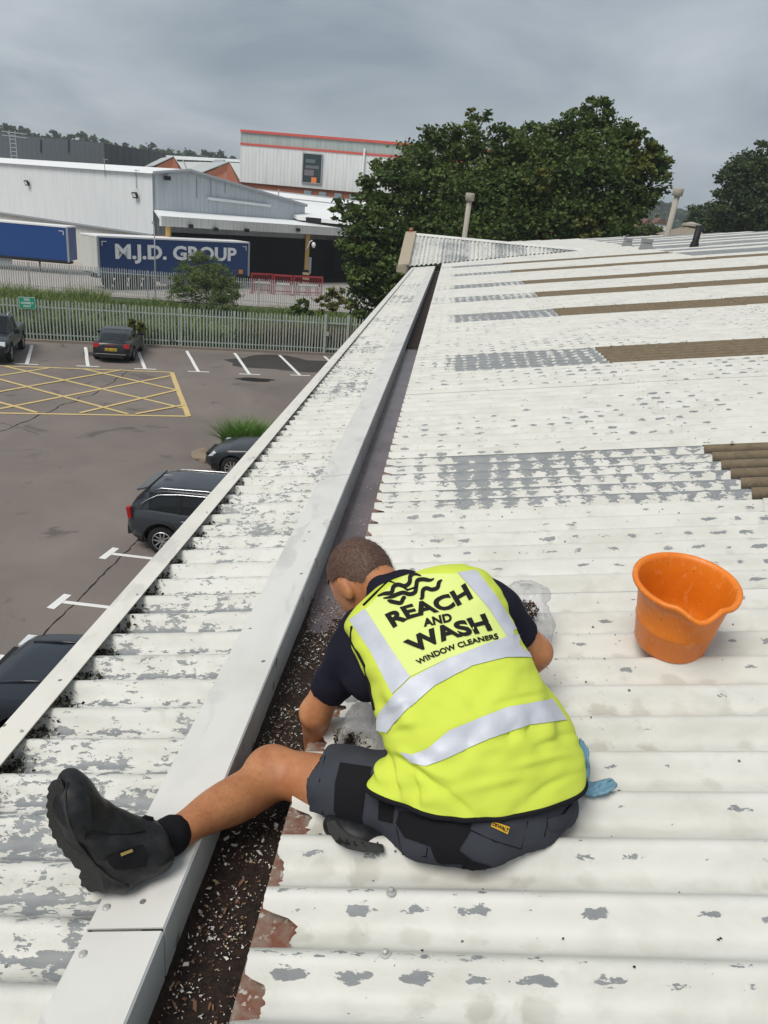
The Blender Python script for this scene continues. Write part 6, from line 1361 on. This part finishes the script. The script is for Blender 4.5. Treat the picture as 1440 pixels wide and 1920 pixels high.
# ================================================================== bucket, bags, cloth
def bucket():
    base = rf(1254,1204,.006); ro = empty('bucket', base); ro.rotation_euler = (math.radians(10),-math.radians(2.0),0); tag(ro, 'open orange plastic bucket standing on the white roof', 'bucket')
    H_, r0, r1, n = .240, .104, .146, 72; ang0 = math.radians(-88)     # spout faces the camera
    def ring(r, z, sp): 
        out = []
        for k in range(n):
            a = 2*math.pi*k/n; d = (a-ang0+math.pi) % (2*math.pi)-math.pi; g = math.exp(-(d/.24)**2)*sp; g2 = math.exp(-((abs(d)-.46)/.13)**2)*sp
            rr = r+.016*g-.004*g2; out.append((rr*math.cos(a), rr*math.sin(a), z-.020*g+.003*g2))
        return out
    prof = [(r0-.012,0,0),(r0,.004,0),(r0+.004,.012,0),(r0+(r1-r0)*.36,.092,0),(r0+(r1-r0)*.37+.0022,.096,0),(r0+(r1-r0)*.38,.101,0),(r0+(r1-r0)*.66,.18,.15),(r1-.004,H_-.02,.8),(r1+.006,H_-.018,1),(r1+.012,H_-.012,1),(r1+.012,H_-.003,1),(r1+.006,H_,1),(r1-.003,H_-.002,1),(r1-.008,H_-.014,.9),(r0+(r1-r0)*.66-.005,.18,.15),(r0+(r1-r0)*.37-.004,.096,0),(r0-.002,.012,0),(r0-.014,.008,0)]
    V = []; F = []
    for r,z,s in prof: V += ring(r,z,s)
    for i in range(len(prof)-1):
        for k in range(n): F.append((i*n+k,i*n+(k+1)%n,(i+1)*n+(k+1)%n,(i+1)*n+k))
    F.append(tuple(range(n))[::-1]); F.append(tuple((len(prof)-1)*n+k for k in range(n)))
    t = NT('orange_plastic'); o = t.obj(); f = t.noise(o, 12, 5, .65); c = t.mix(t.ramp(f,.35,.75), (0.78,0.215,0.012), (0.70,0.17,0.008)); sc = t.noise(o, 1.0, 4, .6, .8, size=(60,60,25)); c = t.mix(t.math('MULTIPLY', t.ramp(sc,.58,.68), .40), c, (0.85,0.42,0.16)); sp = t.noise(o, 75, 2, .5); c = t.mix(t.math('MULTIPLY', t.ramp(sp,.70,.73), .7), c, (0.16,0.05,0.015)); t.bump(f,.08,.003); t.fin(c,.42); t.set(t.b,'Subsurface Weight',.15); t.set(t.b,'Subsurface Radius',(.03,.01,.002)); t.set(t.b,'Subsurface Scale',.4)
    me = fixn(mesh('shell', V, F)); link('shell', me, t.m, ro, True)
    V = []; F = []
    for i in range(900):
        a = random.random()*6.28; r = .098*math.sqrt(random.random()); c = Vector((r*math.cos(a), r*math.sin(a), .016+.012*random.random()+.060*math.exp(-((r*math.cos(a)+.02)**2+(r*math.sin(a)+.0)**2)/.005)*random.random()**.4)); b = len(V); s = random.uniform(.003,.009)
        d1 = Vector((random.gauss(0,1),random.gauss(0,1),random.gauss(0,.5))).normalized()*s; d2 = Vector((random.gauss(0,1),random.gauss(0,1),random.gauss(0,.5))).normalized()*s*.6; V += [c-d1,c+d2,c+d1,c-d2]; F.append((b,b+1,b+2,b+3))
    tag(link('moss_scraps', npmesh('moss_scraps', V, F), M_DEBRIS, ro), kind='stuff')
    return ro
bucket()
def bag_mat():
    t = NT('clear_polythene'); o = t.obj(); f = t.noise(o, 1.0, 6, .65, .6, size=(16,16,16)); t.fin((0.62,0.63,0.64), .16); t.bump(f, .55, .008)
    tr = t.n('ShaderNodeBsdfTransparent', {'Color': (0.93,0.93,0.94,1)}); mx = t.n('ShaderNodeMixShader', {0: t.math('MULTIPLY_ADD', t.ramp(f,.4,.7), -.30, .80)}); t.t.links.new(t.b.outputs[0], mx.inputs[1]); t.t.links.new(tr.outputs[0], mx.inputs[2]); t.t.links.new(mx.outputs[0], t.o.inputs['Surface']); return t.m
M_BAG = bag_mat()
def crumple(name, fn, pts, pad, h, root, wob):
    O = np.array(root.location); V, Q = surf(fn, np.min(pts,0)-pad, np.max(pts,0)+pad, h); V = lap(V,Q,1)
    G = np.stack([fn(V+np.eye(3)[i]*.002)-fn(V-np.eye(3)[i]*.002) for i in range(3)],1); G /= np.linalg.norm(G,axis=1,keepdims=True)+1e-9
    N_ = np.array([abs(mnoise.noise(Vector(p*wob[0])))+.5*abs(mnoise.noise(Vector(p*wob[0]*2.3+np.array([3,1,2])))) for p in V]); V = V-G*(N_*wob[1])[:,None]; me = npmesh(name, k2w(V)-O, Q); fixn(me)
    o = link(name, me, M_BAG, root, True); return o
def scraps(root, cen, rad, n, name='leaf_scraps'):
    O = np.array(root.location); V = []; F = []
    for i in range(n):
        d = RNG.normal(size=3); d /= np.linalg.norm(d); p = Vector(k2w(np.array(cen)+d*np.array(rad)*RNG.random()**.33)-O); b = len(V); s = random.uniform(.003,.008)
        d1 = Vector(RNG.normal(size=3)).normalized()*s; d2 = Vector(RNG.normal(size=3)).normalized()*s*.5; V += [p-d1,p+d2,p+d1,p-d2]; F.append((b,b+1,b+2,b+3))
    me = npmesh(name, V, F); me.materials.append(M_DEBRIS); me.materials.append(bpy.data.materials['flake_tan']); me.polygons.foreach_set('material_index', (RNG.random(len(F)) < .16).astype(int)); tag(link(name, me, None, root), kind='stuff')
# bag by the left arm
b1 = empty('plastic_bag', Vector(k2w(K(668,1415,2.06)))); tag(b1, 'clear plastic bag slumped at the gutter edge under the left arm', 'bag', 'clear bags for gutter waste')
crumple('bag_film', smin([ell(K(672,1395,2.05), [[1,0,0],[0,1,.3],[0,-.3,1]], (.062,.070,.075)), cap(K(676,1340,2.09),K(682,1385,2.07),.034,.05), cap(K(650,1352,2.10),K(690,1330,2.10),.012,.022)], .03), [K(630,1310,2.1),K(720,1440,2.1)], .10, .006, b1, (17,.020))
scraps(b1, K(646,1385,2.10), (.030,.032,.03), 420); scraps(b1, K(668,1405,2.06), (.045,.045,.05), 160)
# bag beyond the right arm
b2 = empty('plastic_bag', Vector(k2w(K(990,1200,2.42)))); tag(b2, 'clear plastic bag of dark gutter waste beyond the right arm', 'bag', 'clear bags for gutter waste')
crumple('bag_film', smin([ell(K(988,1112,2.52), [[1,-.2,0],[.2,1,.3],[0,-.3,1]], (.082,.044,.075)), ell(K(1015,1165,2.45), [[1,.3,0],[-.3,1,.3],[0,-.3,1]], (.045,.080,.07)), ell(K(965,1150,2.48), np.eye(3), (.07,.06,.08))], .02), [K(930,1070,2.5),K(1050,1230,2.4)], .12, .0065, b2, (15,.022))
scraps(b2, K(985,1145,2.385), (.042,.036,.012), 520)
scraps(b2, K(975,1160,2.45), (.05,.05,.04), 300)
# blue cloth by the right hip
cl = empty('blue_cloth', Vector(k2w(K(1110,1480,1.80)))); tag(cl, 'light blue work cloth lying beside the right hip', 'cloth')
O_ = Vector(cl.location); M_CLOTHB = cloth_mat('pale_blue_cloth', (0.17,0.31,0.40), .18, 500)
def cloth_piece(name, poly, cf):
    pts = [Vector(p_) for p_ in poly]; n = len(pts); ref = []
    for i in range(n):
        k = max(1, int((pts[(i+1)%n]-pts[i]).length/4)); ref += [pts[i].lerp(pts[(i+1)%n], j/k) for j in range(k)]
    inner = [Vector((x,y)) for x in range(1080,1165,4) for y in range(1380,1500,4)]; m_ = len(ref)
    r = delaunay_2d_cdt(ref+inner, [(i,(i+1)%m_) for i in range(m_)], [], 1, 1e-4)
    # keep only triangles inside the outline
    def ins(q):
        c = False; j = n-1
        for i in range(n):
            if (pts[i].y > q.y) != (pts[j].y > q.y) and q.x < (pts[j].x-pts[i].x)*(q.y-pts[i].y)/(pts[j].y-pts[i].y)+pts[i].x: c = not c
            j = i
        return c
    F = [tuple(f) for f in r[2] if ins((r[0][f[0]]+r[0][f[1]]+r[0][f[2]])/3)]
    V = [dep(v.x,v.y,cf(v.x,v.y))-O_ for v in r[0]]
    o = link(name, fixn(mesh(name, V, F)), M_CLOTHB, cl, True); sd = o.modifiers.new('thickness','SOLIDIFY'); sd.thickness = .005; return o
def roofc(x, y): return proj(rf(x,y))[2]
nz_ = lambda x, y, s: mnoise.noise(Vector((x*s, y*s, 3.3)))
cloth_piece('cloth_fold', [(1086,1478),(1092,1464),(1112,1466),(1136,1460),(1152,1464),(1158,1470),(1148,1482),(1126,1488),(1102,1492)], lambda x,y: roofc(x,y)-.022+.016*nz_(x,y,.09)+.008*math.sin(x*.16+y*.3))
cloth_piece('cloth_hanging', [(1086,1384),(1095,1390),(1103,1412),(1107,1440),(1105,1462),(1094,1472),(1080,1470),(1080,1420)], lambda x,y: 1.86-(y-1384)*.0006+.012*nz_(x,y,.06)+.006*math.sin(x*.5))

# ================================================================== damp summer air
mb = MB(); mb.box((0,640,28),(2310,1640,60)); hz = mb.build('haze'); tag(hz, 'thin pale haze in the air', 'haze', kind='stuff')
hm = bpy.data.materials.new('haze'); hm.use_nodes = True; hn = hm.node_tree; hn.nodes.clear(); ho_ = hn.nodes.new('ShaderNodeOutputMaterial'); pv_ = hn.nodes.new('ShaderNodeVolumePrincipled'); pv_.inputs['Color'].default_value = (0.78,0.84,0.90,1); pv_.inputs['Density'].default_value = 0.00042; hn.links.new(pv_.outputs[0], ho_.inputs['Volume']); hz.data.materials.append(hm)
